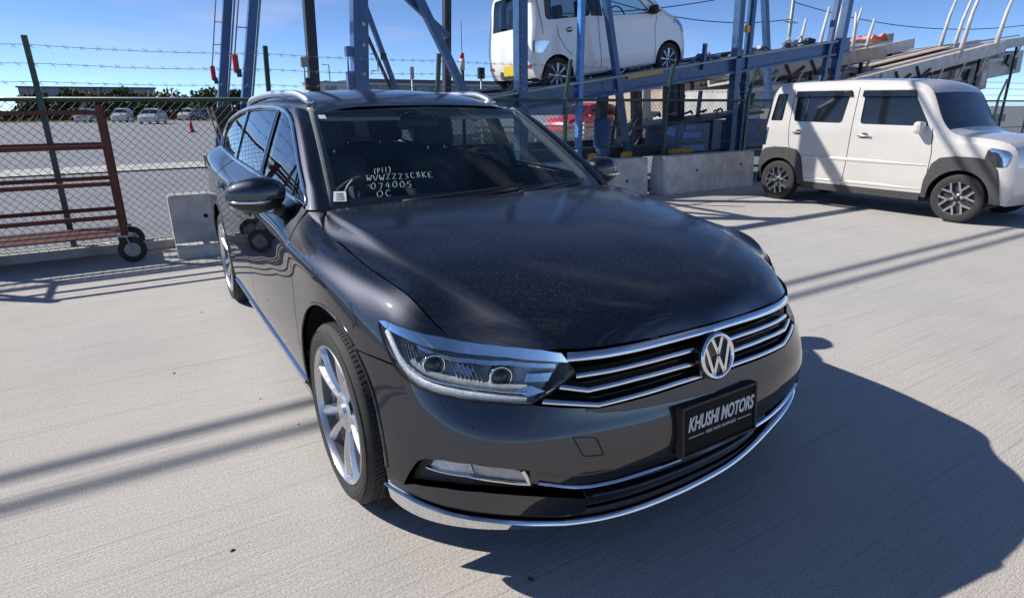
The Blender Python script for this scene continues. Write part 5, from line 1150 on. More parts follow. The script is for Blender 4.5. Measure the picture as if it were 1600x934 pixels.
# ---- rack trolley at the left edge
cart = empty('rack_trolley', (-2.45, 4.6, 0)); tag(cart, 'rusty steel rack trolley on casters at the left edge', 'trolley')
for (x, y) in ((.92, 0), (-.92, 0), (.92, .62), (-.92, .62)):
    mb = MB(); mb.beam((x, y, .26), (x, y, 1.40), .06, .06, bev=.006); mb.build('upright', RUST, cart)
    cs = MB(); cs.beam((x+.04, y-.035, .115), (x+.01, y-.035, .25), .05, .008); cs.beam((x+.04, y+.035, .115), (x+.01, y+.035, .25), .05, .008); cs.box((x, y, .255), (.12, .11, .014)); cs.build('caster_fork', GREYM, cart)
    cw = MB(); cw.lathe([(-.024, .02), (-.024, .070), (-.026, .075), (-.024, .108), (-.014, .118), (.014, .118), (.024, .108), (.024, .02)], 28, 'Y', (x+.04, y, .118)); c_ = cw.build('caster_wheel', RUBBER, cart); MB().lathe([(-.029, .001), (-.029, .040), (-.025, .066)], 20, 'Y', (x+.04, y, .118)).build('caster_hub', GREYM, c_)
for z in (.43, .73, 1.05, 1.34):
    for y in (0, .62): MB().beam((-.92, y, z), (.92, y, z), .036, .036).build('rack_rail', RUST, cart)
for z in (.26, .80, 1.34):
    for x in (-.92, .92): MB().beam((x, .03, z), (x, .59, z), .034, .030).build('cross_rail', RUST, cart)
MB().box((0, .31, .25), (1.8, .6, .012)).build('trolley_deck', RUST, cart)

# ================================================================= the blue car carrier behind the fence
car2 = empty('car_carrier', (0, 0, 0)); tag(car2, 'blue steel car carrier trailer with tall posts behind the fence', 'trailer')
NEAR, FAR = 6.0, 8.2
def post(x0, z0, x1, z1, y, w, d=None, m=BLUES, name='post', y1=None):
    mb = MB(); mb.beam((x0, y, z0), (x1, y if y1 is None else y1, z1), d or w, w, up=(1, 0, 0)); return mb.build(name, m, car2)
def holes(o, x0, z0, x1, z1, y, side=-1):
    k = 0; z = z0+.1; mb = MB()
    while z < min(z1, 3.4):
        x = x0+(x1-x0)*(z-z0)/(z1-z0); mb.box((x, y, z), (.016, .006, .022)); z += .075
    q = mb.build('peg_holes', DARKGAP, o); q['kind'] = 'stuff'
post(-.27, .5, .47, 4.3, FAR, .115, .12); post(-.21, .5, .56, 4.3, FAR-.10, .02, .05, BARB, 'guide_rail')
post(-.30, .5, .48, 4.3, NEAR, .095, .12); post(-.235, .5, .545, 4.3, NEAR-.06, .016, .05, BARB, 'guide_rail')
for (xx, y, z0, dz, zb_) in ((-.02, FAR, 2.05, .42, 1.95), (.02, NEAR, 2.02, .35, 1.92)):
    # thin ladder rail with rungs and a red winch box at its foot
    xa = -.27 if y == FAR else -.30; sl = .74/3.8 if y == FAR else .78/3.8
    xr = lambda z: xa+sl*(z-.5)-.155
    MB().tube([(xr(1.95), y, 1.95), (xr(4.2), y, 4.2)], .009, 6).build('ladder_rail', GREYM, car2)
    for z in (2.25, 2.55, 2.85): MB().tube([(xr(z), y, z), (xr(z)+.14, y, z)], .007, 6).build('ladder_rung', GREYM, car2)
    wb = MB().box((xr(1.9)+.01, y, 1.86), (.06, .07, .20), bev=.01).build('winch_box', REDP, car2); MB().box((xr(1.9)+.03, y-.02, 1.76), (.05, .07, .09), bev=.01).build('winch_drum', BLUED, wb)
p3 = post(1.25, .5, 1.36, 4.3, FAR, .15, .15, BLUED)
MB().box((1.15, FAR-.06, 2.05), (.11, .10, .14), bev=.01).build('control_box', GREYM, car2); MB().box((1.18, FAR-.08, 1.73), (.10, .10, .18), bev=.01).build('control_box', BLUED, car2)
MB().tube([(1.14, FAR-.06, 1.98), (1.14, FAR-.06, 1.75)], .012, 6).build('hydraulic_pipe', GREYM, car2)
MB().tube([(1.42, FAR-.08, 2.02), (1.52, FAR-.08, 2.02), (1.52, FAR-.08, 1.78), (1.42, FAR-.08, 1.78)], .008, 6).build('grab_handle', GREYM, car2)
p4 = post(1.21, .5, 1.47, 4.3, NEAR, .19, .16)
for z in (2.36, 2.12, 1.78): MB().box((1.34+.068*(z-1.9), NEAR-.083, z), (.035, .004, .035)).build('reflector_patch', WHITES, p4)
MB().box((1.17, NEAR-.03, 2.04), (.09, .10, .12), bev=.01).build('control_box', BLUES, car2); MB().box((1.17, NEAR-.02, 1.70), (.10, .10, .22), bev=.01).build('control_box', BLUES, car2); MB().tube([(1.14, NEAR-.05, 1.98), (1.14, NEAR-.05, 1.80)], .012, 6).build('hydraulic_pipe', BLUEL, car2)
MB().tube([(1.44, NEAR-.05, 2.02), (1.53, NEAR-.05, 2.02), (1.53, NEAR-.05, 1.82), (1.44, NEAR-.05, 1.82)], .008, 6).build('grab_handle', GREYM, car2)
post(2.17, .5, 1.40, 2.70, NEAR+.02, .055, .06, BLUES, 'brace'); post(2.27, .35, 1.40, 2.36, NEAR+.05, .035, .04, BLUED, 'brace')
MB().box((1.63, NEAR-.01, 2.0), (.07, .06, .08), bev=.012).build('clevis', RUST, car2)
post(3.55, .5, 3.71, 4.3, FAR, .12, .12, BLUED); post(3.0, 1.2, 1.30, 4.3, NEAR, .105, .09, BLUES, 'brace'); post(2.62, 2.3, -.07, 4.3, NEAR+.1, .07, .07, BLUES, 'brace')
p9 = post(3.75, .4, 3.73, 4.3, NEAR, .155, .16); holes(p9, 3.69, .4, 3.67, 4.3, NEAR-.083)
post(3.845, .4, 3.83, 4.3, NEAR+.03, .03, .10, BLUED, 'slide_rail')
p10 = post(4.86, .3, 4.84, 4.3, NEAR, .085, .09, BLUEL); p11 = post(6.03, .3, 5.0, 4.3, NEAR+.02, .095, .10)
p12 = post(8.60, .3, 8.43, 4.3, NEAR, .135, .14); p13 = post(8.92, .3, 8.87, 4.3, NEAR+.05, .10, .12); holes(p13, 8.87, .3, 8.82, 4.3, NEAR-.012)
post(8.72, .4, 8.62, 4.3, NEAR+.12, .05, .12, BLUED, 'slide_rail'); post(12.98, .4, 11.93, 4.3, FAR, .135, .13); MB().box((8.70, NEAR-.04, 2.72), (.10, .06, .12), bev=.01).build('chain_guard', ORANGE, car2)
post(11.27, 1.2, 11.62, 4.6, NEAR, .10, .10); post(11.68, 1.2, 11.96, 4.6, NEAR, .16, .14); post(11.86, 1.2, 12.14, 4.6, NEAR+.12, .12, .12)
for z in (2.0, 2.45): MB().box((11.55+.06*z, NEAR+.04, z), (.28, .10, .25), bev=.02).build('slide_block', BLUED, car2)
# tilted deck that carries the van
def deck(z): return 1.50+(z-3.3)*.1355
for y in (NEAR+.06, FAR-.06):
    mb = MB(); mb.beam((3.1, y, deck(3.1)-.10), (12.2, y, deck(12.2)-.10), .07, .30); mb.build('deck_beam', BLUES, car2); mb = MB(); mb.beam((3.1, y-.05, deck(3.1)-.235), (12.2, y-.05, deck(12.2)-.235), .10, .04); mb.build('beam_flange', BLUES, car2)
    mb = MB(); mb.beam((3.1, y+(.12 if y < 7 else -.12), deck(3.1)+.02), (11.6, y+(.12 if y < 7 else -.12), deck(11.6)+.02), .50, .03); mb.build('wheel_track', GREYM if y < 7 else BLUED, car2)
for k in range(11):
    x = 3.3+k*.8; MB().beam((x, NEAR+.1, deck(x)-.06), (x, FAR-.1, deck(x)-.06), .08, .10).build('cross_member', BLUED, car2)
mb = MB(); mb.beam((5.85, NEAR-.0, deck(5.85)+.0), (6.65, NEAR-.0, deck(6.65)+.0), .02, .085); mb.build('warning_strip', PADYEL, car2)
post(7.65, deck(7.65)-.1, 7.65, deck(7.65)+.34, NEAR+.0, .06, .06, BLUES, 'stake')
MB().tube([(7.35, NEAR+.05, deck(7.3)+.03), (7.55, NEAR+.05, deck(7.55)+.16), (8.1, NEAR+.05, deck(8.1)+.06)], .03, 8).build('wheel_chock', BLUES, car2)
# side beams high above the deck: they throw the long shadows on the slab
for y, z in ((NEAR, 4.3), (FAR, 4.3)): MB().beam((-1.2, y, z), (13.0, y, z), .10, .14).build('upper_beam', BLUES, car2)
for k in range(8): x = -.6+k*1.8; MB().beam((x, NEAR, 4.22), (x, FAR, 4.22), .07, .08).build('upper_cross_member', BLUES, car2)
for yy, zz in ((5.92, 6.35), (5.98, 6.72)): MB().beam((-16.0, yy, zz), (16.0, yy, zz), .045, .045).build('shadow_rail', BLUES, car2)  # unseen rails added above the view to cast two bands across the slab
MB().beam((-15.5, 6.0, 0), (-15.5, 6.0, 6.75), .12, .12).build('shadow_rail_post', BLUES, car2); MB().beam((11.98, 6.0, 4.6), (12.12, 6.0, 6.75), .12, .12).build('shadow_rail_post', BLUES, car2)  # invented supports for the unseen shadow-casting rails
rk = random.Random(21)
for k in range(16):                       # wheel straps, chocks and ratchets lying on the upper end of the deck
    x = 7.7+k*.24; y = NEAR+rk.uniform(.02, .5); z = deck(x)+.05
    if k % 2: MB().box((x, y, z+.04), (rk.uniform(.12, .3), .12, rk.uniform(.06, .14)), Matrix.Rotation(rk.uniform(-.5, .3), 3, 'Y'), bev=.015).build('wheel_chock', (BLUED, GREYM)[k % 4 == 1], car2)
    else: MB().tube([(x-.15, y, z), (x, y-.04, z+rk.uniform(.05, .18)), (x+.2, y, z+.02)], .02, 6).build('strap', (WHITES, BLUED)[k % 4 == 0], car2)
# lower chassis, tool boxes, legs
MB().beam((-.45, NEAR+.15, .62), (12.6, NEAR+.15, .62), .10, .20).build('chassis_rail', BLUED, car2); MB().beam((-.45, FAR-.15, .62), (12.6, FAR-.15, .62), .10, .20).build('chassis_rail', BLUED, car2)
tb = MB().box((7.45, NEAR+.30, .82), (1.20, .5, .52), bev=.02).build('tool_box', BLUES, car2); MB().box((7.0, NEAR+.045, .93), (.20, .012, .14), Matrix.Rotation(R(8), 3, 'Y')).build('lid_panel', BLUEL, tb); MB().box((7.55, NEAR+.045, .86), (.48, .012, .10)).build('lid_panel', BLUEL, tb); MB().box((7.60, NEAR+.045, .62), (.62, .012, .09)).build('lid_panel', BLUEL, tb); MB().box((7.5, NEAR+.045, 1.0), (.25, .012, .06)).build('lid_panel', BLUEL, tb)
tb = MB().box((9.0, NEAR+.30, .84), (1.75, .5, .55), bev=.02).build('tool_box', BLUES, car2); MB().box((8.4, NEAR+.043, .84), (.02, .012, .5)).build('box_seam', BLUED, tb); MB().tube([(9.55, NEAR+.035, .95), (9.55, NEAR+.055, .95)], .045, 14).build('marker_lamp', ORANGE, tb)
MB().box((7.9, NEAR+.5, 1.13), (3.4, .9, .05), Matrix.Rotation(R(-4), 3, 'Y')).build('box_top_plate', BLUED, car2)
for k in range(7): MB().tube([(6.9+k*.42, NEAR+.25+.1*(k % 2), 1.20+.02*k), (7.15+k*.42, NEAR+.5, 1.24+.02*k), (7.25+k*.42, NEAR+.75, 1.19+.02*k)], .022, 6).build('hose', (BLUED, GREYM, BLUES)[k % 3], car2)
MB().lathe([(.02, .145), (.60, .145), (.62, .12), (.62, .001)], 20, 'Z', (5.42, NEAR+.08, .56)).build('jack_leg', BLUES, car2)
for x in (6.15, 7.05, 7.9, 8.2): MB().box((x, 7.0, 1.05), (.16, .18, 1.5), Matrix.Rotation(R(3 if x < 7 else -5), 3, 'Y'), bev=.02).build('lift_leg', BLUED, car2)
for (x, z) in ((6.4, .95), (6.55, .75)): MB().tube([(x-.3, NEAR+.3, z-.25), (x, NEAR+.32, z+.25)], .035, 8).build('hydraulic_ram', SATIN, car2)
for (x, w) in ((5.05, .16), (5.80, .20), (7.1, .55)): MB().box((x, NEAR-.12, .60), (w, .10, .09), bev=.025).build('yellow_pad', PADYEL, car2)
for y in (NEAR+.25, FAR-.25):
    for x in (1.2, 2.2, 3.2, 10.6):
        mb = MB(); mb.lathe([(-.12, .22), (-.12, .36), (-.08, .40), (.08, .40), (.12, .36), (.12, .22), (.06, .18), (.06, .02)], 28, 'Y', (x, y, .40)); mb.build('trailer_wheel', RUBBER, car2)
rc = random.Random(8)
for k in range(26):
    x = rc.uniform(5.9, 11.2); y = rc.uniform(6.5, 8.0); z = rc.uniform(.6, 1.3); m_ = (BLUED, BLUED, BLUES, GREYM)[k % 4]
    if k % 3 == 0: MB().box((x, y, z), (rc.uniform(.12, .4), rc.uniform(.1, .3), rc.uniform(.12, .45)), Matrix.Rotation(rc.uniform(-.3, .3), 3, 'Y'), bev=.02).build('valve_block', m_, car2)
    elif k % 3 == 1: MB().tube([(x, y, z-.4), (x+rc.uniform(-.3, .3), y, z+.4)], rc.uniform(.025, .05), 8).build('hydraulic_ram', m_, car2)
    else: MB().tube([(x-.3, y, z), (x-.1, y-.1, z-.18), (x+.15, y, z-.1), (x+.4, y+.1, z+.05)], .018, 6).build('hose', m_, car2)
# slanted tailboard at the rear end
tl = empty('tailboard', (-.35, 6.62, 0)); tag(tl, 'slanted black tailboard with an orange reflector strip left of the wagon roof', 'tailboard')
Rt = Matrix.Rotation(R(-11), 3, 'Y'); MB().box((.17, 0, 1.12), (.36, .05, .58), Rt, bev=.006).build('board', BLACK, tl); MB().box((.235, -.032, 1.20), (.055, .012, .42), Rt).build('reflector_strip', ORANGE, tl)
for dx in (-.055, -.005): MB().box((dx, -.03, 1.10), (.018, .03, .60), Rt).build('wooden_edge', WOODM, tl)
for x in (.05, .45): MB().beam((x, .05, 0), (x, .05, .9), .05, .05).build('stand_leg', BLUED, tl)
# red-topped pole
rp = empty('marker_pole', (4.34, 9.0, 0)); MB().cyl((0, 0, 0), (0, 0, 2.05), .035, 10).build('pole', BLUED, rp); MB().cyl((0, 0, 2.05), (0, 0, 2.26), .05, 10).build('white_collar', WHITES, rp); MB().cyl((0, 0, 2.26), (0, 0, 2.36), .042, 10).build('red_lamp', REDP, rp); MB().cyl((0, 0, 2.36), (0, 0, 2.90), .006, 6).build('antenna', BLUED, rp); tag(rp, 'thin pole with a red lamp and antenna above the wagon roof', 'pole')

# ================================================================= far side of the lot
LEAF = [vary(mat('foliage_%s' % n, c, .75, spec=.2), 1.5, .45, .05) for n, c in (('olive', (.075, .085, .022)), ('dark', (.035, .055, .022)), ('dry', (.15, .115, .045)))]
BARK = vary(mat('bark', (.07, .05, .035), .9), 6, .3)
def tree(x, y, h, w, m, label, seed, name='lot_tree', base=.25):
    rg = random.Random(seed); root = empty(name, (x, y, 0)); tag(root, label, 'tree' if name == 'lot_tree' else 'shrub', 'trees and shrubs at the end of the lot')
    tk = MB(); tk.tube([(0, 0, 0), (.05*w, 0, h*.3), (.0, .05*w, h*.55)], [.05*h**.5, .04*h**.5, .02], 7)
    for k in range(4): a = rg.uniform(0, 6.3); tk.tube([(0, 0, h*.35), (.25*w*math.cos(a), .25*w*math.sin(a), h*.6)], [.02*h**.5, .008], 5)
    tk.build('trunk', BARK, root)
    V = []; F = []; blobs = [(rg.uniform(-.32, .32)*w, rg.uniform(-.32, .32)*w, h*rg.uniform(base+.18, .82), rg.uniform(.20, .34)) for _ in range(9)]
    for (bx, by, bz, br) in blobs:
        for _ in range(85):
            d = Vector((rg.gauss(0, 1), rg.gauss(0, 1), rg.gauss(0, .8))).normalized()*rg.uniform(.6, 1.0)*br; c = Vector((bx+d.x*w, by+d.y*w, bz+d.z*min(h, w)))
            s = rg.uniform(.06, .13)*w**.6; u = Vector((rg.gauss(0, 1), rg.gauss(0, 1), rg.gauss(0, 1))).normalized(); v = u.orthogonal().normalized(); k = len(V)
            V += [c-u*s-v*s*.6, c+u*s-v*s*.6, c+u*s*.7+v*s*.7, c-u*s*.7+v*s*.7]; F.append((k, k+1, k+2, k+3))
    me = bpy.data.meshes.new('crown'); me.from_pydata(V, [], F); link('crown', me, m, root)
rg = random.Random(11)
TL = [(-1.3, 112, 4.9, 2.6, 0), (2.2, 116, 4.1, 5.0, 0), (5.0, 114, 4.2, 4.6, 2), (8.0, 117, 3.6, 3.6, 2), (10.9, 114, 4.6, 5.2, 0), (13.3, 116, 3.3, 3.4, 2), (16.0, 113, 4.8, 3.4, 1), (19.5, 118, 3.2, 3.5, 2), (22.3, 114, 4.6, 3.2, 1), (26.0, 116, 3.4, 3.2, 0), (-4.5, 115, 4.4, 4.4, 2), (-8.2, 114, 4.8, 4.2, 0), (-12.0, 116, 4.0, 4.0, 1)]
LT = ['olive tree with a narrow crown at the left end of the lot', 'wide olive shrub next to the narrow tree', 'dry brown bush below the grey shed', 'low dry bush between two taller trees', 'broad olive tree with an uneven top above the white sedan', 'small dry bush beside the round tree', 'round dark tree right of the white sedan', 'low dry bush between the carrier posts', 'dark tree seen between the two ladder posts', 'olive bush right of the ladder posts', 'dry bush at the far left', 'olive tree at the far left', 'dark tree at the far left edge']
for i, (x, y, h, w, k) in enumerate(TL): tree(x, y, h, w, LEAF[k], LT[i], 30+i)
# hedge
V = []; F = []
for i in range(5200):
    x = rg.uniform(-25, 32); z = rg.uniform(0, 2.3)*(.75+.25*math.sin(x*.9)+.1*math.sin(x*2.3)); c = Vector((x, 108+rg.uniform(-1, 1), z)); s = rg.uniform(.10, .22); u = Vector((rg.gauss(0, 1), rg.gauss(0, 1), rg.gauss(0, 1))).normalized(); v = u.orthogonal().normalized(); k = len(V); V += [c-u*s-v*s, c+u*s-v*s, c+u*s+v*s, c-u*s+v*s]; F.append((k, k+1, k+2, k+3))
me = bpy.data.meshes.new('hedge'); me.from_pydata(V, [], F); o = link('hedge', me, LEAF[1]); tag(o, 'dark green overgrown hedge behind the parked cars', 'hedge', kind='stuff')
V = []; F = []
for i in range(2600):
    x = rg.uniform(-20, 24); c = Vector((x, 97+rg.uniform(-2, 2), rg.uniform(0, .5))); s = rg.uniform(.05, .12); u = Vector((rg.gauss(0, .4), rg.gauss(0, .4), 1)).normalized(); v = u.orthogonal().normalized()*.35; k = len(V); V += [c-u*s-v*s, c-u*s+v*s, c+u*s*2]; F.append((k, k+1, k+2))
me = bpy.data.meshes.new('dry_grass'); me.from_pydata(V, [], F); o = link('dry_grass', me, LEAF[2]); tag(o, 'strip of dry grass under the hedge', 'grass', kind='stuff')
# buildings
WALLG = vary(mat('grey_cladding_wall', (.30, .33, .38), .7), 1, .08); WALLW = vary(mat('pale_wall', (.55, .54, .52), .8), 1, .08); ROOFD = vary(mat('dark_roof', (.10, .11, .13), .7), 1, .1); PANE = mat('window_pane', (.03, .045, .06), .1, 0, 0, .8); BEIGE = vary(mat('beige_wall', (.42, .34, .26), .85), 1, .12)
b = empty('warehouse', (-6, 152, 0)); MB().box((0, 4, 2.9), (23, 8, 5.6)).build('wall', WALLG, b); MB().box((0, 4, 5.75), (23.6, 8.6, .25)).build('roof', ROOFD, b)
for k in range(9): MB().box((-10+k*2.5, -.03, 2.9), (.08, .06, 5.4)).build('wall_rib', ROOFD, b)
tag(b, 'low grey flat-roofed shed behind the trees at the left', 'building')
b = empty('long_building', (60, 101, 0)); MB().box((0, 5, 2.8), (54, 10, 5.6)).build('wall', WALLG, b); MB().box((0, 5, 5.85), (55, 11, .5)).build('roof', ROOFD, b)
for fl, z in enumerate((4.6, 2.6)):
    MB().box((0, -.06, z+.75), (54, .16, .2)).build('floor_band', WALLW, b)
    for k in range(17):
        w = MB().box((-25.0+k*3.1, -.03, z), (2.6, .1, 1.0)).build('window', ROOFD, b)
        for d in (-.62, .62): MB().box((-25.0+k*3.1+d, -.10, z), (1.1, .04, .8)).build('pane', PANE, w)
tag(b, 'long two-storey building with window bands above the wagon roof', 'building')
b = empty('white_hut', (23.6, 84, 0)); MB().box((0, 2, 2.35), (6.0, 4, 4.7)).build('wall', WHITES, b); MB().box((0, 2, 4.8), (6.4, 4.4, .2)).build('roof', WALLG, b); MB().box((-.2, -.03, 3.9), (1.5, .06, .8)).build('window', PANE, b); tag(b, 'small white hut above the roof of the wagon', 'building')
b = empty('beige_building', (57, 46, 0)); MB().box((0, 5, 2.1), (25, 10, 4.2)).build('wall', BEIGE, b); MB().box((0, 5, 4.3), (25.4, 10.4, .22)).build('roof', WALLW, b)
for k in range(8): MB().box((-10.5+k*3, -.03, 2.4), (1.8, .08, 1.3)).build('window', PANE if k % 3 else WALLW, b)
tag(b, 'beige low building seen under the tilted carrier deck', 'building')
# ---- parked cars across the lot
CARP = {'white': WHITECAR, 'blue': vary(mat('sky_blue_paint', (.16, .42, .62), .3, .2, 1.), 3, .05), 'black': vary(mat('black_car_paint', (.015, .016, .018), .2, .2, 1.), 3, .1), 'silver': vary(mat('silver_car_paint', (.45, .46, .47), .3, .7, 1.), 3, .05), 'red': vary(mat('red_car_paint', (.55, .02, .03), .3, .1, 1.), 3, .05)}
SEDAN = ([(-.80, .22), (-.84, .42), (-.80, .62), (-.70, .74), (.20, .93), (.30, .96), (1.05, 1.38), (1.35, 1.45), (2.0, 1.44), (2.5, 1.34), (3.1, 1.05), (3.45, 1.0), (3.55, .82), (3.56, .5), (3.5, .25)], [.2, .3, .3, .25, .12, .1, .1, .12, .12, .12, .12, .2, .25, .25, .2])
HATCH = ([(-.66, .22), (-.70, .42), (-.67, .62), (-.58, .76), (.15, .96), (.25, 1.0), (.85, 1.42), (1.1, 1.50), (1.9, 1.52), (2.6, 1.46), (2.85, 1.30), (3.05, .98), (3.12, .7), (3.1, .45), (3.05, .25)], [.2, .3, .3, .25, .12, .1, .1, .12, .12, .12, .14, .2, .2, .2, .2])
def far_car(kind, col, x, y, rz, label, sg, wing=(.46, 1.0)):
    root = empty('parked_car', (x, y, 0), rz); sil, rad = kind; wb = 2.65 if kind is SEDAN else 2.5
    v = Vehicle(root, sil, rad, .86 if kind is SEDAN else .80, zb=.93, tumble=.30, tuck=.04, crown=.05); AR_ = [(0, .30, .34), (wb, .30, .34)]; m_ = CARP[col]
    win = rounded([(.52, 1.0), (2.55 if kind is SEDAN else 2.5, 1.03), (2.25 if kind is SEDAN else 2.35, 1.36), (1.12, 1.36)], .05)
    for s_ in (-1, 1):
        v.side.panel('body_side', v.outline(AR_, .24, 40), m_, root, side=s_, h=.14, holes=[win], flange=.02, out=(1, 0, 0)); v.side.panel('side_window', win, DKTINT, root, side=s_, h=.2, off=-.012, flange=0, out=(1, 0, 0)); v.side.ribbon('window_post', [(1.45, 1.0), (1.50, 1.38)], .03, m_ if col != 'white' else BLACK, root, side=s_, off=-.008, thick=.004, h=.2)
        v.side.panel('headlamp', [(sil[3][0]-.03, .66), (-.38, .74), (-.30, .66), (-.62, .58)], REFLECTOR, root, side=s_, h=.1, off=.01, flange=.01, out=(1, 0, 0)); MB().box((s_*.60, sil[2][0]+.005, .64), (.34, .06, .11), bev=.02).build('headlamp', REFLECTOR, root)
        MB().box((s_*(v.W+.07), .62, .98), (.18, .10, .12), bev=.03).build('door_mirror', m_, root)
        for yy in (0, wb):
            mb = MB(); mb.lathe([(-.10*s_, .20), (-.10*s_, .30), (.08*s_, .31), (.10*s_, .29), (.10*s_, .20)], 20, 'X', (s_*(v.W-.12), yy, .31)); w = mb.build('wheel', RUBBER, root); MB().lathe([(.09*s_, .20), (.085*s_, .03), (.095*s_, .001)], 10, 'X', (s_*(v.W-.12), yy, .31), smooth=False).build('rim', ALLOY, w)
    a, b_ = v.at_y(sil[5][0]), v.at_y(sil[6][0]); c = v.at_y(sil[9][0]); d = v.at_y(sil[10][0])
    v.band.panel('hood_and_nose', [(0, -1), (a, -1), (a, 1), (0, 1)], m_, root, side=1, h=.16, flange=0, out=(0, -1, 1)); v.band.panel('roof', [(b_, -1), (c, -1), (c, 1), (b_, 1)], m_, root, side=1, h=.2, flange=0, out=(0, 0, 1)); v.band.panel('windscreen', [(a, -1), (b_, -1), (b_, 1), (a, 1)], DKTINT, root, side=1, h=.2, flange=0, off=-.004, out=(0, -1, 1)); v.band.panel('rear_window', [(c, -1), (d, -1), (d, 1), (c, 1)], DKTINT, root, side=1, h=.2, flange=0, off=-.004, out=(0, 1, 1)); v.band.panel('tail', [(d, -1), (v.L, -1), (v.L, 1), (d, 1)], m_, root, side=1, h=.2, flange=0, out=(0, 1, .3))
    MB().box((0, sil[2][0]-.005, .42), (1.05, .08, .24), bev=.03).build('grille', BLACK, root); MB().box((0, 1.3, .25), (1.5, 3.6, .1)).build('underbody', BLACK, root)
    tag(root, label, 'car', 'cars parked across the lot'); return root
far_car(SEDAN, 'white', .9, 71, R(-18), 'white sedan with a black grille, nearest of the cars across the lot', 1)
far_car(HATCH, 'white', -1.6, 84, R(-14), 'white hatchback parked left of the white sedan', 2)
far_car(HATCH, 'silver', -5.2, 86, R(-14), 'silver hatchback at the left end of the parked row', 3)
far_car(SEDAN, 'black', 7.0, 88, R(-35), 'black car parked right of the red traffic cone', 4); far_car(HATCH, 'white', 5.7, 91, R(-25), 'white hatchback half hidden behind the black car', 6)
far_car(HATCH, 'blue', 8.8, 79, R(-20), 'sky blue hatchback next to the tailboard', 5)
far_car(HATCH, 'red', 15.6, 20.6, R(-80), 'red hatchback seen under the carrier deck', 7)
# ---- traffic cone
cn_ = empty('traffic_cone', (2.21, 41.8, 0)); MB().lathe([(.02, .20), (.05, .17), (.40, .10), (.80, .035), (.82, .001)], 18, 'Z').build('cone', REDP, cn_); MB().box((0, 0, .015), (.46, .46, .03), bev=.01).build('base', REDP, cn_); tag(cn_, 'red traffic cone standing alone on the asphalt', 'cone')
# ---- guard rail, low wall
gd = empty('guard_rail', (13.6, 16.5, 0)); tag(gd, 'three-bar grey guard rail below the red car', 'guard rail')
for z in (.36, .54, .72): MB().box((1.0, 0, z), (12, .05, .085), bev=.015).build('rail', WHITES, gd)
for k in range(6): MB().cyl((-4.6+k*2.2, .06, 0), (-4.6+k*2.2, .06, .82), .055, 10).build('post', WHITES, gd)
lw = empty('low_wall', (14.5, 19.0, 0)); MB().box((2, 0, .22), (16, .25, .44), bev=.02).build('wall', BLOCKM, lw); tag(lw, 'low concrete wall behind the guard rail', 'wall')
# ---- signals, poles, wires
for (x, y, z0, z1, lab, nm) in ((22.1, 40, 3.45, 4.25, 'black traffic signal on a post right of the marker pole', 'traffic_signal'), (16.5, 40, 3.35, 4.15, 'small grey signal box on a post above the wagon roof', 'signal_post')):
    r_ = empty(nm, (x, y, 0)); MB().cyl((0, 0, 0), (0, 0, z0), .07, 8).build('post', GREYM, r_); MB().box((0, 0, (z0+z1)/2), (.55 if nm[0] == 't' else .28, .25, z1-z0), bev=.04).build('signal_head', BLUED if nm[0] == 't' else GREYM, r_)
    if nm[0] == 't':
        for z in (z0+.18, z0+.42, z0+.64): MB().tube([(0, -.12, z), (0, -.17, z)], .11, 12).build('signal_lens', DARKGAP, r_)
    tag(r_, lab, 'signal')
up_ = empty('utility_pole', (58.8, 40, 0)); MB().tube([(0, 0, 0), (0, 0, 15)], [.24, .15], 12).build('pole', GREYM, up_); MB().beam((-1.1, 0, 9.6), (1.1, 0, 9.6), .1, .1).build('crossarm', GREYM, up_)
for dx in (-.95, -.45, .45, .95): MB().cyl((dx, 0, 9.62), (dx, 0, 9.9), .06, 6).build('insulator', WHITES, up_)
tag(up_, 'grey utility pole rising behind the right carrier posts', 'pole')
def wire(a, b, sag, label):
    a, b = Vector(a), Vector(b); P = [a.lerp(b, t)+Vector((0, 0, -sag*4*t*(1-t))) for t in np.linspace(0, 1, 25)]; o = MB().tube(P, .045, 5).build('overhead_wire', BLUED); tag(o, label, 'wire', 'overhead wires in the right half of the sky')
wire((26, 40, 11.3), (58.8, 40, 9.9), 1.6, 'upper overhead wire right of the white van'); wire((26, 40, 8.2), (58.8, 40, 13.5), .9, 'overhead wire rising to the right beside the white van'); wire((58.8, 40, 11.5), (92, 30, 10.5), 1.5, 'overhead wire leaving the utility pole to the right')
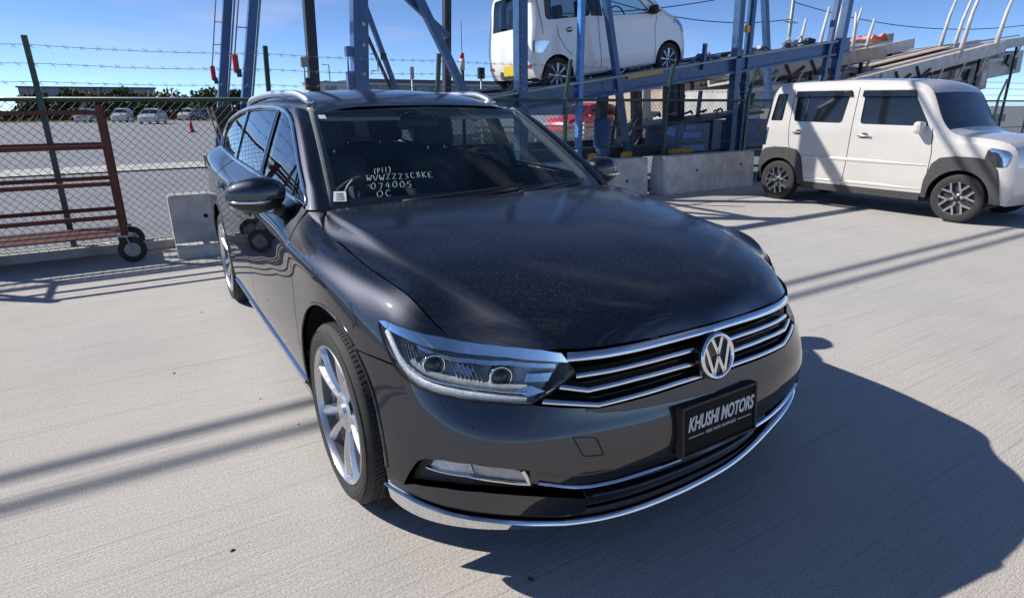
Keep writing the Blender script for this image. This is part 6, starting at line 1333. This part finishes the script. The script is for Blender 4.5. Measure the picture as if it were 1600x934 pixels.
# ---- white transporters stacked at the right
def transporter(x, y, z0, z1, L, label, m1, m2, wid=2.3, poles=()):
    root = empty('white_transporter', (x, y, 0)); tag(root, label, 'trailer', 'white transporters parked at the right'); sl = (z1-z0)/L
    for yy in (0, wid): MB().beam((0, yy, z0), (L, yy, z1), .10, .40).build('side_beam', m1, root)
    for yy in (.35, wid-.35): MB().beam((0, yy, z0+.14), (L, yy, z1+.14), .55, .04).build('wheel_track', m2, root)
    for k in range(int(L/.7)): xx = .2+k*.7; MB().beam((xx, .05, z0+sl*xx), (xx, wid-.05, z0+sl*xx), .07, .10).build('cross_member', m1, root)
    MB().beam((0, wid/2, z0+.04), (L, wid/2, z1+.04), wid-.1, .03).build('deck_plate', m2, root)
    for xx in (L*.12, L*.5, L*.85): MB().beam((xx, .1, 0), (xx, .1, z0+sl*xx), .09, .09).build('leg', BLUED, root); MB().beam((xx, wid-.1, 0), (xx, wid-.1, z0+sl*xx), .09, .09).build('leg', BLUED, root)
    MB().beam((.3, -.02, z0-.42), (L*.7, -.02, z0-.42+sl*L*.5), .06, .14).build('lower_beam', m2, root); MB().beam((.1, -.08, z0+.30), (L*.8, -.08, z0+.30+sl*L*.8), .03, .05).build('guard_bar', GREYM, root)
    for k in range(6): xx = .5+k*L/6.5; MB().beam((xx, -.03, z0-.40+sl*xx*.7), (xx+.5, -.03, z0+sl*(xx+.5)), .05, .06).build('truss_bar', m1, root)
    MB().box((L/2, wid/2, .75), (L*.95, wid*.7, .35)).build('chassis', m1, root); MB().beam((.2, wid*.5, z0-.85), (L-.2, wid*.5, z1-.95), wid*.8, 1.0).build('lower_bay', m2, root)
    for k in range(9): xx = .5+k*L/9.6; MB().box((xx, .05, z0+sl*xx-.55-.2*(k % 3)), (.35+.1*(k % 2), .12, .3+.12*(k % 3)), Matrix.Rotation(.1*(k % 4), 3, 'Y'), bev=.03).build('side_locker', (m1, GREYM, WHITES, BLUED)[k % 4], root)
    for k in range(3): MB().tube([(1+k*1.2, -.06, z0+sl*(1+k*1.2)+.1), (1.3+k*1.2, -.10, z0+sl*(1+k*1.2)-.25), (1.9+k*1.2, -.06, z0+sl*(1+k*1.2)+.05)], .05, 7).build('hose', (GREYM, RUST, BLUED)[k], root)
    for (xx, zz, lean) in poles:
        zb_ = z0+sl*xx; MB().tube([(xx, 0, zb_), (xx+lean*.4, 0, zb_+zz*.55), (xx+lean, 0, zb_+zz)], [.09, .06, .05], 8).build('pole', WHITES, root)
    return root
transporter(12.9, 9.6, 2.15, 3.05, 7.5, 'white transporter with a dusty tan deck behind the blue posts', TANS, WHITES)
transporter(18.0, 12.5, 2.35, 3.9, 10, 'white transporter with tall bare poles under the utility pole', WHITES, TANS, poles=((3.2, 2.0, .35), (4.1, 2.0, .3), (5.5, 1.6, -.15), (6.4, 1.3, .3)))
transporter(17.0, 8.6, 1.9, 3.4, 9.5, 'nearest white transporter rising over the roof of the crossover', WHITES, TANS, poles=((6.2, 2.6, .9), (8.8, 2.2, .8)))
transporter(20.5, 18.5, 2.5, 3.7, 12, 'long white transporter behind the two blue front posts', WHITES, TANS, poles=((5.0, 1.2, .2),))
transporter(26.0, 11.0, 3.2, 4.3, 10, 'white transporter with a tall leaning frame at the right edge', WHITES, WHITES, poles=((1.0, 2.6, .9), (2.2, 2.2, .8)))
transporter(21.0, 15.5, 3.1, 4.6, 11, 'farthest white transporter with the pink tarpaulin', TANS, WHITES, poles=((3.5, 1.4, .2), (7.5, 1.6, .4)))
PINK = vary(mat('pink_tarpaulin', (.72, .28, .26), .7), 6, .2)
mb = MB(); nx, ny = 14, 6; rg2 = random.Random(3); VV = [(a/nx*1.6, b_/ny*.9, .09*math.sin(a*.9)*math.cos(b_*1.1)+rg2.uniform(0, .08)+.16*(1-(2*a/nx-1)**2)) for a in range(nx+1) for b_ in range(ny+1)]
mb.add(VV, [(a*(ny+1)+b_, (a+1)*(ny+1)+b_, (a+1)*(ny+1)+b_+1, a*(ny+1)+b_+1) for a in range(nx) for b_ in range(ny)], True); o = mb.build('tarpaulin', PINK, None, (25.6, 13.0, 3.98)); tag(o, 'crumpled pink tarpaulin lying on the white transporter', 'tarpaulin')
# dusty vehicle parts stacked behind the carrier: brown crate and white drums
cr_ = empty('brown_crate', (16.2, 14, 0)); MB().box((0, .5, 1.45), (1.0, .9, 1.6), bev=.02).build('crate_body', BEIGE, cr_)
for k in range(4): MB().box((0, .03, .9+k*.38), (1.04, .05, .06)).build('crate_slat', WOODM, cr_)
MB().box((0, .5, .33), (1.2, 1.0, .66)).build('crate_stand', BLUED, cr_); tag(cr_, 'brown crate on a stand under the carrier deck', 'crate')
